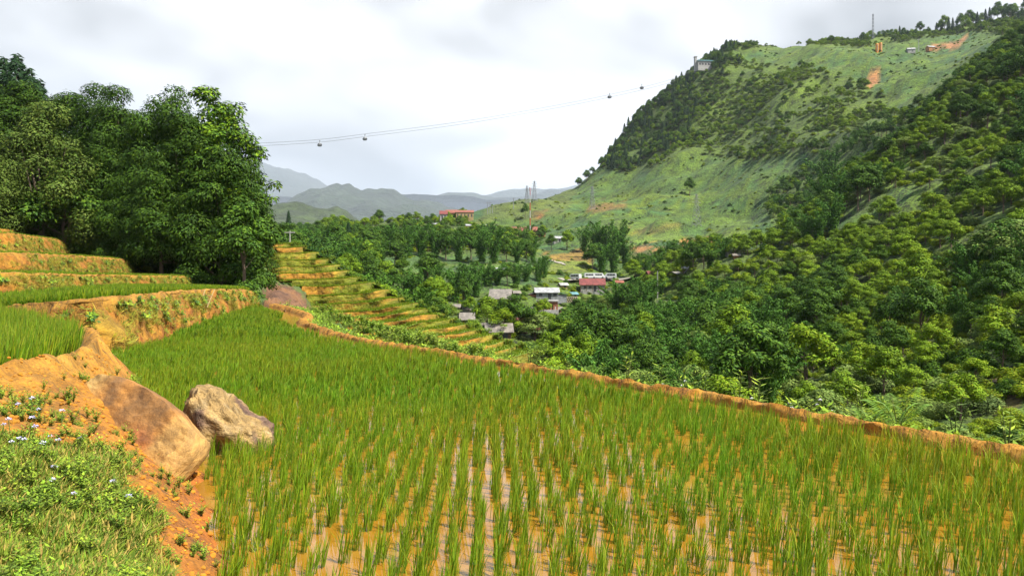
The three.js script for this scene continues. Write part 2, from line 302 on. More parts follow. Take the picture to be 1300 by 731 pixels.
// paddy water over mud
const edgeLeft = [[283, 745], [272, 670], [264, 628], [245, 585], [200, 540], [160, 500], [138, 470], [146, 455]].map(([u, v]) => onLevel(u, v, 0));
{
  const pts = [...bundLine.filter((_, i) => i % 4 === 0).map((p) => [p.x, p.z]), [8, 6], [-2, 6], [-1.5, -3], [-4.5, -5.5], [-14, -13], [-16, -24], [-19, -38], [-24, -58], [-24, -66], [-19, -66]];
  const s = new THREE.Shape(pts.map(([x, z]) => new THREE.Vector2(x, -z)));
  const g = new THREE.ShapeGeometry(s); g.rotateX(-Math.PI / 2);
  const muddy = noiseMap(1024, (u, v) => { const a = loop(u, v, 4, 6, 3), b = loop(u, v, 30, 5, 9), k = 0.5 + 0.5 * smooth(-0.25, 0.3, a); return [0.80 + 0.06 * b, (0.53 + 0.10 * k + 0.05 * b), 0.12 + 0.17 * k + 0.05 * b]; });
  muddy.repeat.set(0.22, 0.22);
  const ripple = scaled(lumpMap, 0.35);
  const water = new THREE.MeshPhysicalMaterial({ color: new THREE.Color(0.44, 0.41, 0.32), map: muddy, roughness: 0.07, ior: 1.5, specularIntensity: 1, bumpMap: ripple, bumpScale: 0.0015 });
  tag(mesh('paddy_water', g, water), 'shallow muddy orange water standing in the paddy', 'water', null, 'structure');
}
// left terraces: [top edge as pixel column, row, distance], foot height
const walls = [
  { top: [[-260, 410, 24], [-120, 400, 25], [0, 391, 24.5], [55, 385, 22.8], [111, 380, 21.8], [150, 377.5, 23.5], [177, 375, 26], [241, 369, 36], [290, 368, 47], [313, 368.5, 56], [319, 370, 61], [312, 369, 68], [296, 366, 74]], foot: 0, name: 'orange earth wall of the lowest terrace with weeds hanging down it' },
  { top: [[-260, 347, 32], [-150, 347, 32], [0, 347, 33], [100, 349, 45], [180, 350, 55], [228, 351, 64], [237, 352, 70], [232, 352, 75], [215, 351, 79]], foot: 1.3, name: 'mossy orange wall of the second terrace' },
  { top: [[-260, 321, 43], [-150, 321, 43], [0, 321, 44], [60, 323, 52], [130, 327, 64], [163, 330, 74], [172, 332, 80], [166, 332, 85], [150, 331, 88]], foot: 2.2, name: 'mossy orange wall of the third terrace' },
  { top: [[-260, 296, 56], [-150, 296, 57], [0, 296, 58], [40, 300, 66], [72, 304, 76], [84, 307, 83], [80, 308, 88], [60, 308, 92]], foot: 3.5, name: 'mossy orange wall of the fourth terrace' },
  { top: [[-260, 284, 70], [-150, 285, 71], [0, 291, 73], [28, 294, 80], [42, 298, 88], [36, 300, 94]], foot: 5.0, name: 'mossy orange wall of the topmost terrace' },
];
const wallSpots = [], wallN = 300;                         // wallSpots: places on the walls for weeds
walls.forEach((w, k) => {
  w.edge = through(w.top.map(([u, v, d]) => at(u, v, d)), wallN);
  w.base = w.edge.map((p, i) => {
    const a = w.edge[Math.max(i - 1, 0)], b = w.edge[Math.min(i + 1, wallN)], t = V(b.x - a.x, 0, b.z - a.z).normalize(), out = V(-t.z, 0, t.x), h = p.y - w.foot;
    return V(p.x + out.x * h * 0.42, w.foot - 0.1, p.z + out.z * h * 0.42);
  });
  const R = 16;
  const g = sheet(wallN, R + 4, (r, c) => {
    const a = w.edge[r], b = w.base[r], t = clamp(1 - c / R, 0, 1), p = b.clone().lerp(a, t), out = V(b.x - a.x, 0, b.z - a.z).normalize();
    if (c > R) { p.copy(b); p.y -= (c - R) * 0.12; p.addScaledVector(out, (c - R) * 0.03); }
    const lip = t > 0.9 ? 1 : 0, bulge = Math.sin(t * Math.PI) * 0.10 + fbm(p.x * 0.9, p.z * 0.9, p.y * 1.2 + 0.5, 4) * 0.34 + fbm(p.x * 4, p.z * 4, p.y * 4 + 0.5, 3) * 0.10;
    p.addScaledVector(out, bulge * (1 - 0.5 * lip)); p.y += fbm(a.x * 1.1, a.z * 1.1, 0, 3) * 0.12 * t;
    const moss = smooth(-0.12, 0.30, fbm(p.x * 0.55, p.z * 0.55, p.y * 1.5 + 4.5, 4) + (k ? 0.22 : -0.04 + 0.26 * (t - 0.4))), streak = fbm(p.x * 3 + 1, p.z * 3, p.y * 0.4 + 0.5, 3);
    let col = blend(blend(SOIL, SOILPALE, 0.25 + streak), SOILRED, k ? 0.1 : smooth(0.0, 0.35, -streak) * 0.5);
    col = blend(col, MOSS, moss * (k ? 0.72 : 0.6));
    if (t > 0.93) col = blend(SOIL, SOILPALE, 0.75);
    if (c < R && c > 1 && hash(r, c, k + 3) < 0.5) wallSpots.push({ p: p.clone(), out, t, k, moss });
    return { p, c: col, u: r * (k ? 0.3 : 0.25), v: p.y };
  });
  tag(mesh('terrace_wall', g, M.earth), w.name, 'terrace', null, 'structure');
});
const treadRows = 8;
walls.forEach((w, k) => {                                  // the level strip behind each edge, with a low rim
  const next = walls[k + 1]?.base ?? w.edge.map((p) => V(p.x - 14, p.y + 1, p.z - 5));
  w.next = next;
  const g = sheet(wallN, treadRows + 3, (r, c) => {
    const a = w.edge[r], b = next[r], back = V(b.x - a.x, 0, b.z - a.z).normalize();
    const steps = [0, 0.18, 0.34, 0.5], s = c < 4 ? steps[c] : null, p = s === null ? a.clone().lerp(V(b.x, a.y, b.z), (c - 3) / treadRows) : a.clone().addScaledVector(back, s);
    p.y = a.y + (c === 0 ? -0.02 + fbm(a.x * 1.1, a.z * 1.1, 0, 3) * 0.12 : c < 3 ? 0.035 : -0.10) + (c < 3 ? fbm(p.x * 2, p.z * 2, 0, 3) * 0.08 : 0);
    if (c === treadRows + 3) p.y = a.y - 0.3;
    return { p, c: c < 4 ? blend(SOIL, SOILPALE, 0.7) : [0.20, 0.15, 0.05] };
  });
  tag(mesh('terrace_field', g, M.earth), ['strip of young rice on the lowest terrace', 'strip of rice on the second terrace', 'strip of rice on the third terrace', 'strip of rice on the fourth terrace', 'grassy topmost terrace below the trees'][k], 'terrace', null, 'structure');
});
// near bank with the small upper paddy
const rim = through([[-90, 492], [0, 469], [60, 458], [110, 442], [127, 431], [121, 421], [104, 416.5], [83, 413], [55, 406], [10, 397.5]].map(([u, v]) => onLevel(u, v, 1.12)), 160);
const bankRaw = [...edgeLeft.map((p) => [p.x, -p.z, -0.03]), ...rim.filter((_, i) => i % 16 === 8).map((p) => [p.x, -p.z, 1.02]),
  [-1.0, 5.6, -0.4], [-2.1, 8, -0.4], [-3.4, 10.5, -0.4], [-6, 15, -0.4], [-8, 19, -0.4], [-9.5, 22, -0.3], [0.4, 4.2, -0.3], [1.2, 2, -0.3], [1.2, 0.3, 0.1], [-0.2, 0.4, 0.6], [-1.5, 1.5, 0.7], [-3, 1, 0.9], [-0.4, 3, 0.28], [-6, 3, 1.2], [-9, 6, 1.2], [-13, 12, 1.1], [-22, 20, 1.1], [-12, 30, -0.6], [-11.5, 24.5, -0.5], [-13, 27, -0.5], [-10, 26, -0.6],
  ...[[230, 690, 0.24], [255, 700, 0.1], [190, 731, 0.42], [100, 731, 0.6], [0, 731, 0.75], [190, 620, 0.45], [215, 640, 0.34], [120, 600, 0.65], [0, 600, 0.85], [100, 540, 0.8], [0, 520, 0.95], [130, 497, 0.72], [60, 490, 0.95], [143, 455, 0.5], [130, 470, 0.66], [-200, 600, 1.0], [-200, 731, 0.95]].map(([u, v, h]) => { const p = onLevel(u, v, h); return [p.x, -p.z, h]; })];
const bankSpline = spline(bankRaw.map(([x, d, h]) => [x / 5, d / 5, h]));
const upperPaddy = [...rim.map((p) => [p.x, p.z]), [-24, -28], [-30, -20], [-18, -8]];
const rimDistance = (x, z) => { let m = 1e9; for (const p of rim) m = Math.min(m, (p.x - x) ** 2 + (p.z - z) ** 2); return Math.sqrt(m); };
function bankY(x, d) {
  let y = bankSpline(x / 5, d / 5);
  const r = rimDistance(x, -d), inn = inside(upperPaddy, x, -d);
  y = inn ? mix(1.06, 0.92, smooth(0.05, 0.4, r)) : Math.min(y, mix(1.12, y, smooth(0.3, 0.9, r)));
  y += 0.10 * Math.exp(-((r / 0.26) ** 2)) * (1 + fbm(x * 1.4, d * 1.4, 0, 2));
  if (!inn || r < 0.3) y += fbm(x * 0.9, d * 0.9, 0, 4) * 0.10 + fbm(x * 5, d * 5, 0, 3) * 0.06 + fbm(x * 13, d * 13, 0, 2) * 0.03;
  return y;
}
const grassiness = (x, d) => {                             // 0 bare soil to 1 turf, on the near bank
  const u = columnOf(x, d), y = bankSpline(x / 5, d / 5), v = rowOf(y, d), n = fbm(x * 1.1 + 3, d * 1.1, 0, 4);
  const line = v > 640 ? mix(152, 186, (v - 640) / 90) : v > 560 ? mix(112, 152, (v - 560) / 80) : mix(50, 112, (v - 500) / 60);
  return smooth(24, -24, u - line + n * 70) * smooth(548, 596, v + n * 40) + (d < 4 && x < -1.5 ? 1 : 0);
};
{
  const X0 = -24, X1 = 1.4, D0 = 0.2, D1 = 29, NX = 240, ND = 300;
  const g = sheet(ND, NX, (r, c) => {
    const x = mix(X1, X0, Math.pow(c / NX, 1.5)), d = mix(D0, D1, Math.pow(r / ND, 1.4)), y = bankY(x, d), n = fbm(x * 1.3, d * 1.3 + 8, 0, 4), k = rimDistance(x, -d), inn = inside(upperPaddy, x, -d);
    let col = blend(blend(SOIL, SOILRED, 0.85 - y * 1.15 + n * 1.0), SOILPALE, 0.2 + n * 0.8 + Math.exp(-((k / 0.5) ** 2)) * 0.45);
    col = inn && k > 0.3 ? [0.12, 0.10, 0.035] : blend(col, [0.12, 0.12, 0.03], 0.75 * clamp(grassiness(x, d), 0, 1));
    return { p: V(x, y, -d), c: col };
  });
  tag(mesh('orange_bank', g, M.earth), 'orange soil bank beside the paddy with turf and weeds on it', 'bank', null, 'structure');
}
// terraced slope beyond the paddy
const tips = [[372, 314], [388, 321], [404, 329], [418, 336], [431, 343.5], [443, 351], [457, 358], [475, 367], [495, 376], [513, 384], [530, 390], [545, 395.5], [563, 402], [577, 408], [598, 414], [612, 420], [630, 428], [645, 434], [662, 440], [682, 449]];
const contourN = 90, contours = tips.map(([u1, v1], i) => {
  const d = mix(114, 66, Math.pow(i / 19, 0.85)), tilt = i < 7 ? i * 0.5 : 3.5 + (i - 6) * 1.7, u0 = i < 5 ? 314 + i * 6 : i < 9 ? [350, 370, 382, 388][i - 5] : 393 + (i - 9) * 13;
  const pts = [];
  for (let k = 0; k <= contourN; k++) {
    const s = k / contourN, u = mix(u0, u1, s), wig = fbm(s * 3.2 + i * 0.23, i * 0.11 + 2, 0, 2), v = v1 + (tilt + 2.5) * (1 - Math.pow(s, 1.9)) + wig * Math.min(i, 9) * 0.7;
    const tipTurn = Math.pow(smooth(0.74, 1, s), 1.6);
    pts.push(at(u, v, d + wig * 3.0 + tipTurn * 4.5));
  }
  return pts;
});
const stepTop = (i, k) => { const up = contours[i - 1], n = up ? up[k].y : contours[i][k].y + 0.7; return Math.max(contours[i][k].y + 0.25, n); };
const riserSpots = [];
contours.forEach((line, i) => {
  const up = contours[i - 1], R = 5;
  const riser = sheet(contourN, R, (k, c) => {
    const p = line[k].clone(), t = c / R, h = stepTop(i, k) - p.y; p.y += h * t - (c === 0 ? (i > 17 ? 4 : 0.3) : 0); p.z -= t * h * 0.35;
    p.z += fbm(p.x * 0.7, p.y * 2, i + 0.5, 3) * 0.5 * Math.sin(t * 3.1); p.y += c === R ? fbm(p.x * 0.8, i * 3.3, 0, 2) * 0.12 : 0;
    const n = fbm(p.x * 0.13 + i * 1.3, i * 0.9, 0, 3), n2 = fbm(p.x * 0.9, p.y * 3, i + 0.5, 3), lower = smooth(4, 12, i);
    const bare = smooth(-0.14, 0.22, n + n2 * 0.5 + lower * 0.24 - 0.06) * (1 - 0.8 * smooth(0.8, 1, k / contourN));
    if (c > 0 && c < R) riserSpots.push({ p: p.clone(), bare, i });
    let col = blend([0.22, 0.26, 0.016], blend(SOIL, SOILPALE, 0.55 + n2), bare * 0.95);
    if (c === R) col = blend(col, SOILPALE, 0.35);
    return { p, c: col, u: p.x, v: p.y };
  });
  tag(mesh('slope_riser', riser, M.earth), 'orange earth riser on the terraced slope beyond the paddy', 'terrace', 'risers of the far terraced slope', 'structure');
  const tread = sheet(contourN, 2, (k, c) => {
    const a = line[k].clone(); a.y = stepTop(i, k); a.z -= (a.y - line[k].y) * 0.35;
    const b = up ? up[k].clone() : a.clone().add(V(-1, 0.2, -6)); b.y = up ? a.y - 0.05 : b.y;
    const p = a.lerp(b, c / 2 * 1.03); p.y -= c ? 0.06 : 0;
    return { p, c: [0.19, 0.31, 0.012] };
  });
  tag(mesh('slope_tread', tread, M.earth), 'narrow rice strip on the terraced slope beyond the paddy', 'terrace', 'treads of the far terraced slope', 'structure');
});
{                                                          // the grassy shoulder where the terraces end
  const ends = contours.map((l, i) => { const p = l[contourN].clone(); p.y = stepTop(i, contourN) - 0.05; return p; });
  const line = through(ends, 80);
  const g = sheet(80, 10, (r, c) => { const t = c / 10, p = line[r].clone(); p.x += t * 9 + fbm(p.x * 0.4, r * 0.3, 0, 3) * 0.6; p.z -= t * 5 - 0.3; p.y -= t * t * 8 + t * 6 + (c ? 0.2 : 0.25); const n = fbm(p.x * 0.5, p.z * 0.5, 0, 3); return { p, c: [0.085 + 0.05 * n, 0.13 + 0.05 * n, 0.02] }; });
  tag(mesh('slope_shoulder', g, M.earth), 'grassy shoulder at the end of the far terraces', 'slope', null, 'structure');
  // ground between the paddy and the terraces, with the landslip
  const a = through([[296, 372, 66], [330, 394, 58], [360, 401, 50], [385, 416, 42], [420, 432, 36], [480, 446, 31], [560, 458, 27], [650, 474, 24]].map((q) => at(...q)), 60);
  const b = contours.map((l) => l[0].clone().add(V(0.6, -0.15, 0))), top = through([at(300, 330, 112), ...b], 60);
  const mid = sheet(60, 30, (r, c) => {
    const t = c / 30, p = a[r].clone().lerp(top[r], t); p.y += Math.sin(t * Math.PI) * 0.12 + fbm(p.x * 0.5, p.z * 0.5, 0, 4) * 0.9 + fbm(p.x * 1.6, p.z * 1.6, 0, 3) * 0.35;
    const u = columnOf(p.x, -p.z) + fbm(p.x, p.z, 0, 2) * 8, v = rowOf(p.y, -p.z) + fbm(p.x + 5, p.z, 0, 2) * 5, n = fbm(p.x * 0.6, p.z * 0.6, p.y + 0.5, 4);
    const slip = inside([[336, 360], [368, 362], [382, 374], [392, 388], [398, 402], [334, 400], [336, 380]], u, v);
    return { p, c: slip ? blend([0.27, 0.13, 0.045], [0.14, 0.07, 0.035], 0.5 + n * 1.6) : [0.085 + 0.05 * n, 0.14 + 0.05 * n, 0.022] };
  });
  tag(mesh('landslip_ground', mid, M.earth), 'weedy ground with a bare brown landslip above the paddy', 'slope', null, 'structure');
}
// ---------------------------------------------------------------- plants: builders
const ball = (r) => { const z = 2 * r() - 1, a = 6.2832 * r(), s = Math.sqrt(1 - z * z); return V(s * Math.cos(a), z, s * Math.sin(a)); };
const shade = (c, k) => [c[0] * k, c[1] * k, c[2] * k];
const tone = (r, list, spread = 0.3) => { const c = list[Math.floor(r() * list.length)], k = 1 + (r() - 0.5) * 2 * spread; return [c[0] * k * (0.9 + 0.2 * r()), c[1] * k, c[2] * k]; };
const BARK = [0.12, 0.09, 0.06];
const dirV = V(0, 0, 0), sideV = V(0, 0, 0), outV = V(0, 0, 0);
const faceV = V(0, 0, 0), turnV = V(0, 0, 0);
function leafOn(s, r, p, out, droop, len, wid, c) {        // a leaf that faces outwards and up, as leaves do, with scatter
  faceV.set(out.x + (r() - 0.5) * 1.3, out.y + 0.35 + (r() - 0.5) * 1.1, out.z + (r() - 0.5) * 1.3).normalize();
  sideV.set(r() - 0.5, (r() - 0.5) * 0.6, r() - 0.5).cross(faceV).normalize();
  dirV.crossVectors(faceV, sideV); if (dirV.y > 0) { dirV.negate(); sideV.negate(); }
  dirV.addScaledVector(out, 0.35); dirV.y -= droop * 0.5; dirV.normalize();
  turnV.copy(faceV).multiplyScalar(0.75).addScaledVector(out, 0.65).normalize();
  s.leaf(p, dirV, sideV, len, wid, c, 0.1, turnV);
}
function crown(r, blobs, o) {                              // leaves on clumps: blobs are { p, r, sy }
  const s = new Shape(), total = blobs.reduce((a, b) => a + b.r * b.r, 0);
  for (const b of blobs) {
    const n = Math.round(o.leaves * b.r * b.r / total), tint = 1 + (r() - 0.5) * (o.patch ?? 0.3);
    for (let k = 0; k < n; k++) {
      const q = ball(r); if (q.y < -0.25 && r() < 0.65) q.y *= -1;
      const f = b.r * (0.45 + 0.55 * Math.pow(r(), 0.45)) * (1 + 0.25 * noise(q.x * 2.5 + b.p.x, q.y * 2.5 + b.p.y, q.z * 2.5 + 0.5));
      outV.set(q.x * f, q.y * f * (b.sy ?? 0.8), q.z * f).add(b.p);
      leafOn(s, r, outV, q, o.droop ?? 0.25, o.size * (0.7 + 0.6 * r()), o.size * (o.narrow ?? 0.45) * (0.8 + 0.4 * r()), shade(tone(r, o.tones, o.spread ?? 0.28), tint));
    }
  }
  return s.geometry();
}
function trunkOf(r, h, radius, blobs, limbs, lean = 0.04) {
  const s = new Shape(), path = [];
  for (let k = 0; k <= 8; k++) { const t = k / 8; path.push(V(lean * h * t * t + (r() - 0.5) * 0.05 * h * t, h * t - 0.6 * (1 - t), (r() - 0.5) * 0.05 * h * t)); }
  s.tube(path, (t) => radius * (1.25 - 0.9 * t) * (t < 0.05 ? 1.3 : 1), 8, BARK);
  for (let k = 0; k < Math.min(limbs, blobs.length); k++) {
    const b = blobs[Math.floor(k * blobs.length / limbs)], from = path[4 + k % 4], mid = from.clone().lerp(b.p, 0.5); mid.y -= 0.08 * from.distanceTo(b.p);
    s.tube([from, mid, b.p], (t) => radius * (0.38 - 0.3 * t), 5, BARK);
  }
  return s.geometry();
}
function broadleaf(seed, o) {
  const r = random(seed), blobs = [];
  for (let k = 0; k < o.blobs; k++) {
    const q = ball(r); q.y = Math.abs(q.y) * (1 + (o.low ?? 0.32)) - (o.low ?? 0.32); const f = 0.45 + 0.55 * Math.sqrt(r()), y = o.mid + q.y * o.ry * f;
    const taper = 1 - 0.45 * clamp((y - o.mid) / o.ry, 0, 1);
    blobs.push({ p: V(q.x * o.rx * f * taper, y, q.z * o.rx * f * taper), r: o.blob * (0.65 + 0.7 * r()), sy: 0.75 });
  }
  return { crown: crown(r, blobs, o), trunk: trunkOf(r, o.mid, o.bole, blobs, o.limbs ?? 9), height: o.mid + o.ry };
}
function bamboo(seed, o) {
  const r = random(seed), leaves = new Shape(), canes = new Shape();
  for (let k = 0; k < o.canes; k++) {
    const a = r() * 6.283, lean = (0.10 + 0.30 * r()) * o.h, h = o.h * (0.62 + 0.38 * r()), x0 = (r() - 0.5) * 1.2, z0 = (r() - 0.5) * 1.2, path = [];
    const point = (t) => V(x0 + Math.cos(a) * lean * t * t * (0.7 + 0.5 * t), h * (t - 0.10 * t * t * t) - 0.3 * (1 - t), z0 + Math.sin(a) * lean * t * t * (0.7 + 0.5 * t));
    for (let j = 0; j <= 8; j++) path.push(point(j / 8));
    canes.tube(path, (t) => 0.06 * (1.1 - t), 5, [0.10, 0.12, 0.035]);
    const n = Math.round(o.leaves / o.canes), tint = 1 + (r() - 0.5) * 0.35;
    for (let j = 0; j < n; j++) {
      const t = 0.06 + 0.96 * Math.pow(r(), 0.85), p = point(Math.min(t, 1)), q = ball(r), knot = 0.75 + 0.45 * noise(t * 7 + k * 3.1, k * 1.7);
      const w = o.plume * knot * Math.sin(Math.PI * clamp((t + 0.12) / 1.14, 0.12, 0.93));
      outV.set(p.x + q.x * w, p.y + q.y * w * 0.8, p.z + q.z * w);
      leafOn(leaves, r, outV, q, 0.55, o.size * (0.7 + 0.6 * r()), o.size * 0.30, shade(tone(r, o.tones, 0.3), tint));
    }
  }
  return { crown: leaves.geometry(), trunk: canes.geometry(), height: o.h * 0.9 };
}
function conifer(seed, o) {
  const r = random(seed), s = new Shape();
  for (let k = 0; k < o.leaves; k++) {
    const t = Math.pow(r(), 0.75), y = o.h * (1 - t * 0.86), tier = 0.72 + 0.28 * Math.abs(Math.sin(t * 26)), w = o.rx * Math.pow(t, 0.8) * tier * Math.sqrt(0.15 + 0.85 * r()), a = r() * 6.283 + Math.sin(t * 40) * 0.5;
    outV.set(Math.cos(a) * w, y - w * 0.18, Math.sin(a) * w);
    leafOn(s, r, outV, V(Math.cos(a), 0.1, Math.sin(a)), 0.2, o.size * (0.7 + 0.6 * r()), o.size * 0.3, tone(r, o.tones, 0.3));
  }
  const t = new Shape(); t.tube([V(0, -0.6, 0), V(0, o.h * 0.5, 0), V(0, o.h * 0.97, 0)], (q) => o.bole * (1.1 - q), 7, BARK);
  return { crown: s.geometry(), trunk: t.geometry(), height: o.h };
}
function layered(seed, o) {                                // spreading tree with flat leaf layers
  const r = random(seed), blobs = [];
  for (let k = 0; k < o.blobs; k++) { const a = r() * 6.283, t = Math.sqrt(r()), y = o.h * (1 - 0.75 * t * t * (0.5 + 0.6 * r())); blobs.push({ p: V(Math.cos(a) * o.rx * t, y, Math.sin(a) * o.rx * t), r: o.blob * (0.6 + 0.7 * r()), sy: 0.42 }); }
  return { crown: crown(r, blobs, { ...o, droop: 0.35 }), trunk: trunkOf(r, o.h * 0.75, o.bole, blobs, 10), height: o.h };
}
function shrub(seed, o) {
  const r = random(seed), blobs = [];
  for (let k = 0; k < o.blobs; k++) { const q = ball(r), f = Math.sqrt(r()); blobs.push({ p: V(q.x * o.rx * f, (0.25 + 0.5 * Math.abs(q.y)) * o.h * (1.1 - 0.5 * f), q.z * o.rx * f), r: o.blob * (0.6 + 0.8 * r()), sy: 0.85 }); }
  const s = new Shape();
  for (let k = 0; k < 6; k++) { const b = blobs[k % blobs.length]; s.tube([V(0, -0.3, 0), b.p.clone().multiplyScalar(0.5), b.p], (t) => 0.05 * (1.1 - t), 4, BARK); }
  return { crown: crown(r, blobs, o), trunk: s.geometry(), height: o.h };
}
const DARK = [[0.0413, 0.0925, 0.0086], [0.0562, 0.1148, 0.0116], [0.075, 0.1404, 0.01], [0.0338, 0.0766, 0.0116]], BLUISH = [[0.0406, 0.1014, 0.0155], [0.0568, 0.1376, 0.0178], [0.073, 0.163, 0.0166]], MID = [[0.1166, 0.1988, 0.0089], [0.1554, 0.2394, 0.0111], [0.0933, 0.1663, 0.01]], LIGHT = [[0.1449, 0.2378, 0.0091], [0.1231, 0.2142, 0.01], [0.1811, 0.2458, 0.0118]];
const PALE = [[0.1132, 0.1715, 0.0334], [0.1398, 0.1906, 0.0378], [0.0932, 0.1461, 0.027]], OLIVE = [[0.0912, 0.1359, 0.0204], [0.0699, 0.1143, 0.0174], [0.1102, 0.1499, 0.0256], [0.057, 0.0937, 0.0142]], SCRUB = [[0.1573, 0.2288, 0.0081], [0.2065, 0.2496, 0.01], [0.118, 0.1976, 0.0081]];
const kinds = {
  lush: [1, 2, 3].map((s) => broadleaf(s * 7, { mid: 9, ry: 7.5, rx: 4.6, low: 0.95, blobs: 80, blob: 1.3, leaves: 30000, size: 0.33, tones: DARK.map((c) => shade(c, 0.72)), droop: 0.55, bole: 0.28, limbs: 16, narrow: 0.36 })),
  open: [4].map((s) => broadleaf(s * 7, { mid: 10, ry: 6, rx: 4.0, blobs: 46, blob: 0.9, leaves: 8000, size: 0.34, tones: [...DARK, ...MID], droop: 0.4, bole: 0.24, limbs: 26 })),
  olive: [5].map((s) => broadleaf(s * 7, { mid: 6, ry: 7, rx: 5.0, low: 0.85, blobs: 64, blob: 1.55, leaves: 38000, size: 0.24, tones: OLIVE, droop: 0.05, bole: 0.3, limbs: 16, narrow: 0.5 })),
  dark: [6, 7].map((s) => broadleaf(s * 7, { mid: 5.4, ry: 3.6, rx: 3.2, blobs: 34, blob: 1.05, leaves: 5200, size: 0.42, tones: DARK, droop: 0.35, bole: 0.18 })),
  round: [8, 9, 10].map((s) => broadleaf(s * 7, { mid: 4.4, ry: 3.2, rx: 3.1, blobs: 30, blob: 1.0, leaves: 5000, size: 0.40, tones: MID, droop: 0.25, bole: 0.16 })),
  yellow: [11, 12].map((s) => broadleaf(s * 7, { mid: 3.6, ry: 2.6, rx: 2.7, blobs: 28, blob: 0.85, leaves: 4200, size: 0.34, tones: LIGHT, droop: 0.2, bole: 0.13 })),
  plume: [13, 14, 15].map((s) => bamboo(s * 7, { h: 11, canes: 15, leaves: 5200, size: 0.55, plume: 0.85, tones: BLUISH })),
  pine: [16, 17].map((s) => conifer(s * 7, { h: 12, rx: 3.1, leaves: 3600, size: 0.5, tones: [[0.018, 0.045, 0.016], [0.026, 0.055, 0.018]], bole: 0.16 })),
  tier: [18, 19].map((s) => layered(s * 7, { h: 5.0, rx: 3.3, blobs: 34, blob: 1.15, leaves: 4600, size: 0.36, tones: PALE, bole: 0.15 })),
  bush: [20, 21, 22].map((s) => shrub(s * 7, { h: 2.4, rx: 1.5, blobs: 16, blob: 0.72, leaves: 2400, size: 0.30, tones: SCRUB, droop: 0.15 })),
  grey: [23, 24].map((s) => shrub(s * 7, { h: 2.6, rx: 1.7, blobs: 18, blob: 0.75, leaves: 2600, size: 0.28, tones: PALE, droop: 0.1 })),
  deep: [25, 26].map((s) => shrub(s * 7, { h: 3.0, rx: 1.8, blobs: 18, blob: 0.85, leaves: 2400, size: 0.36, tones: DARK, droop: 0.25 })),
};
const treeText = {
  lush: ['broadleaf_tree', 'tall dark broadleaf tree', 'tree'], open: ['airy_tree', 'tall airy broadleaf tree with sky showing through', 'tree'], olive: ['olive_green_tree', 'dense olive-green small-leaved tree', 'tree'], dark: ['dark_tree', 'dark green round broadleaf tree', 'tree'],
  round: ['round_tree', 'mid-green round broadleaf tree', 'tree'], yellow: ['yellowish_tree', 'small yellowish-green tree', 'tree'], plume: ['bamboo_clump', 'dark feathery bamboo clump', 'bamboo'], pine: ['conifer_tree', 'dark narrow conifer', 'tree'],
  tier: ['spreading_tree', 'pale green tree with flat spreading layers', 'tree'], bush: ['scrub_bush', 'yellow-green scrub bush', 'bush'], grey: ['grey_green_bush', 'grey-green leafy bush', 'bush'], deep: ['dark_bush', 'dark green dense bush', 'bush'],
};
const usedTemplate = new Map();
function plant(kind, p, o = {}) {                          // one tree or bush as a thing: > trunk, crown
  const list = kinds[kind], n = (o.pick ?? Math.floor(hash(Math.round(p.x * 10), Math.round(p.z * 10), 5) * 97)) % list.length, [name, text, category] = treeText[kind], k = list[n];
  const t = group(name, p, o.turn ?? hash(Math.round(p.x * 7), Math.round(p.z * 7), 9) * 6.28);
  mesh(kind === 'plume' ? 'cane' : 'trunk', k.trunk, M.bark, t).name = kind === 'plume' ? 'canes' : /bush/.test(name) ? 'stems' : 'trunk';
  mesh('crown', k.crown, M.leaves, t);
  const s = o.height ? o.height / k.height : o.scale ?? 1;
  t.scale.set(s * (o.wide ?? 1), s, s * (o.wide ?? 1));
  return tag(t, text + ' ' + (o.where ?? 'on the valley side'), category, o.group ?? 'trees on the valley side');
}
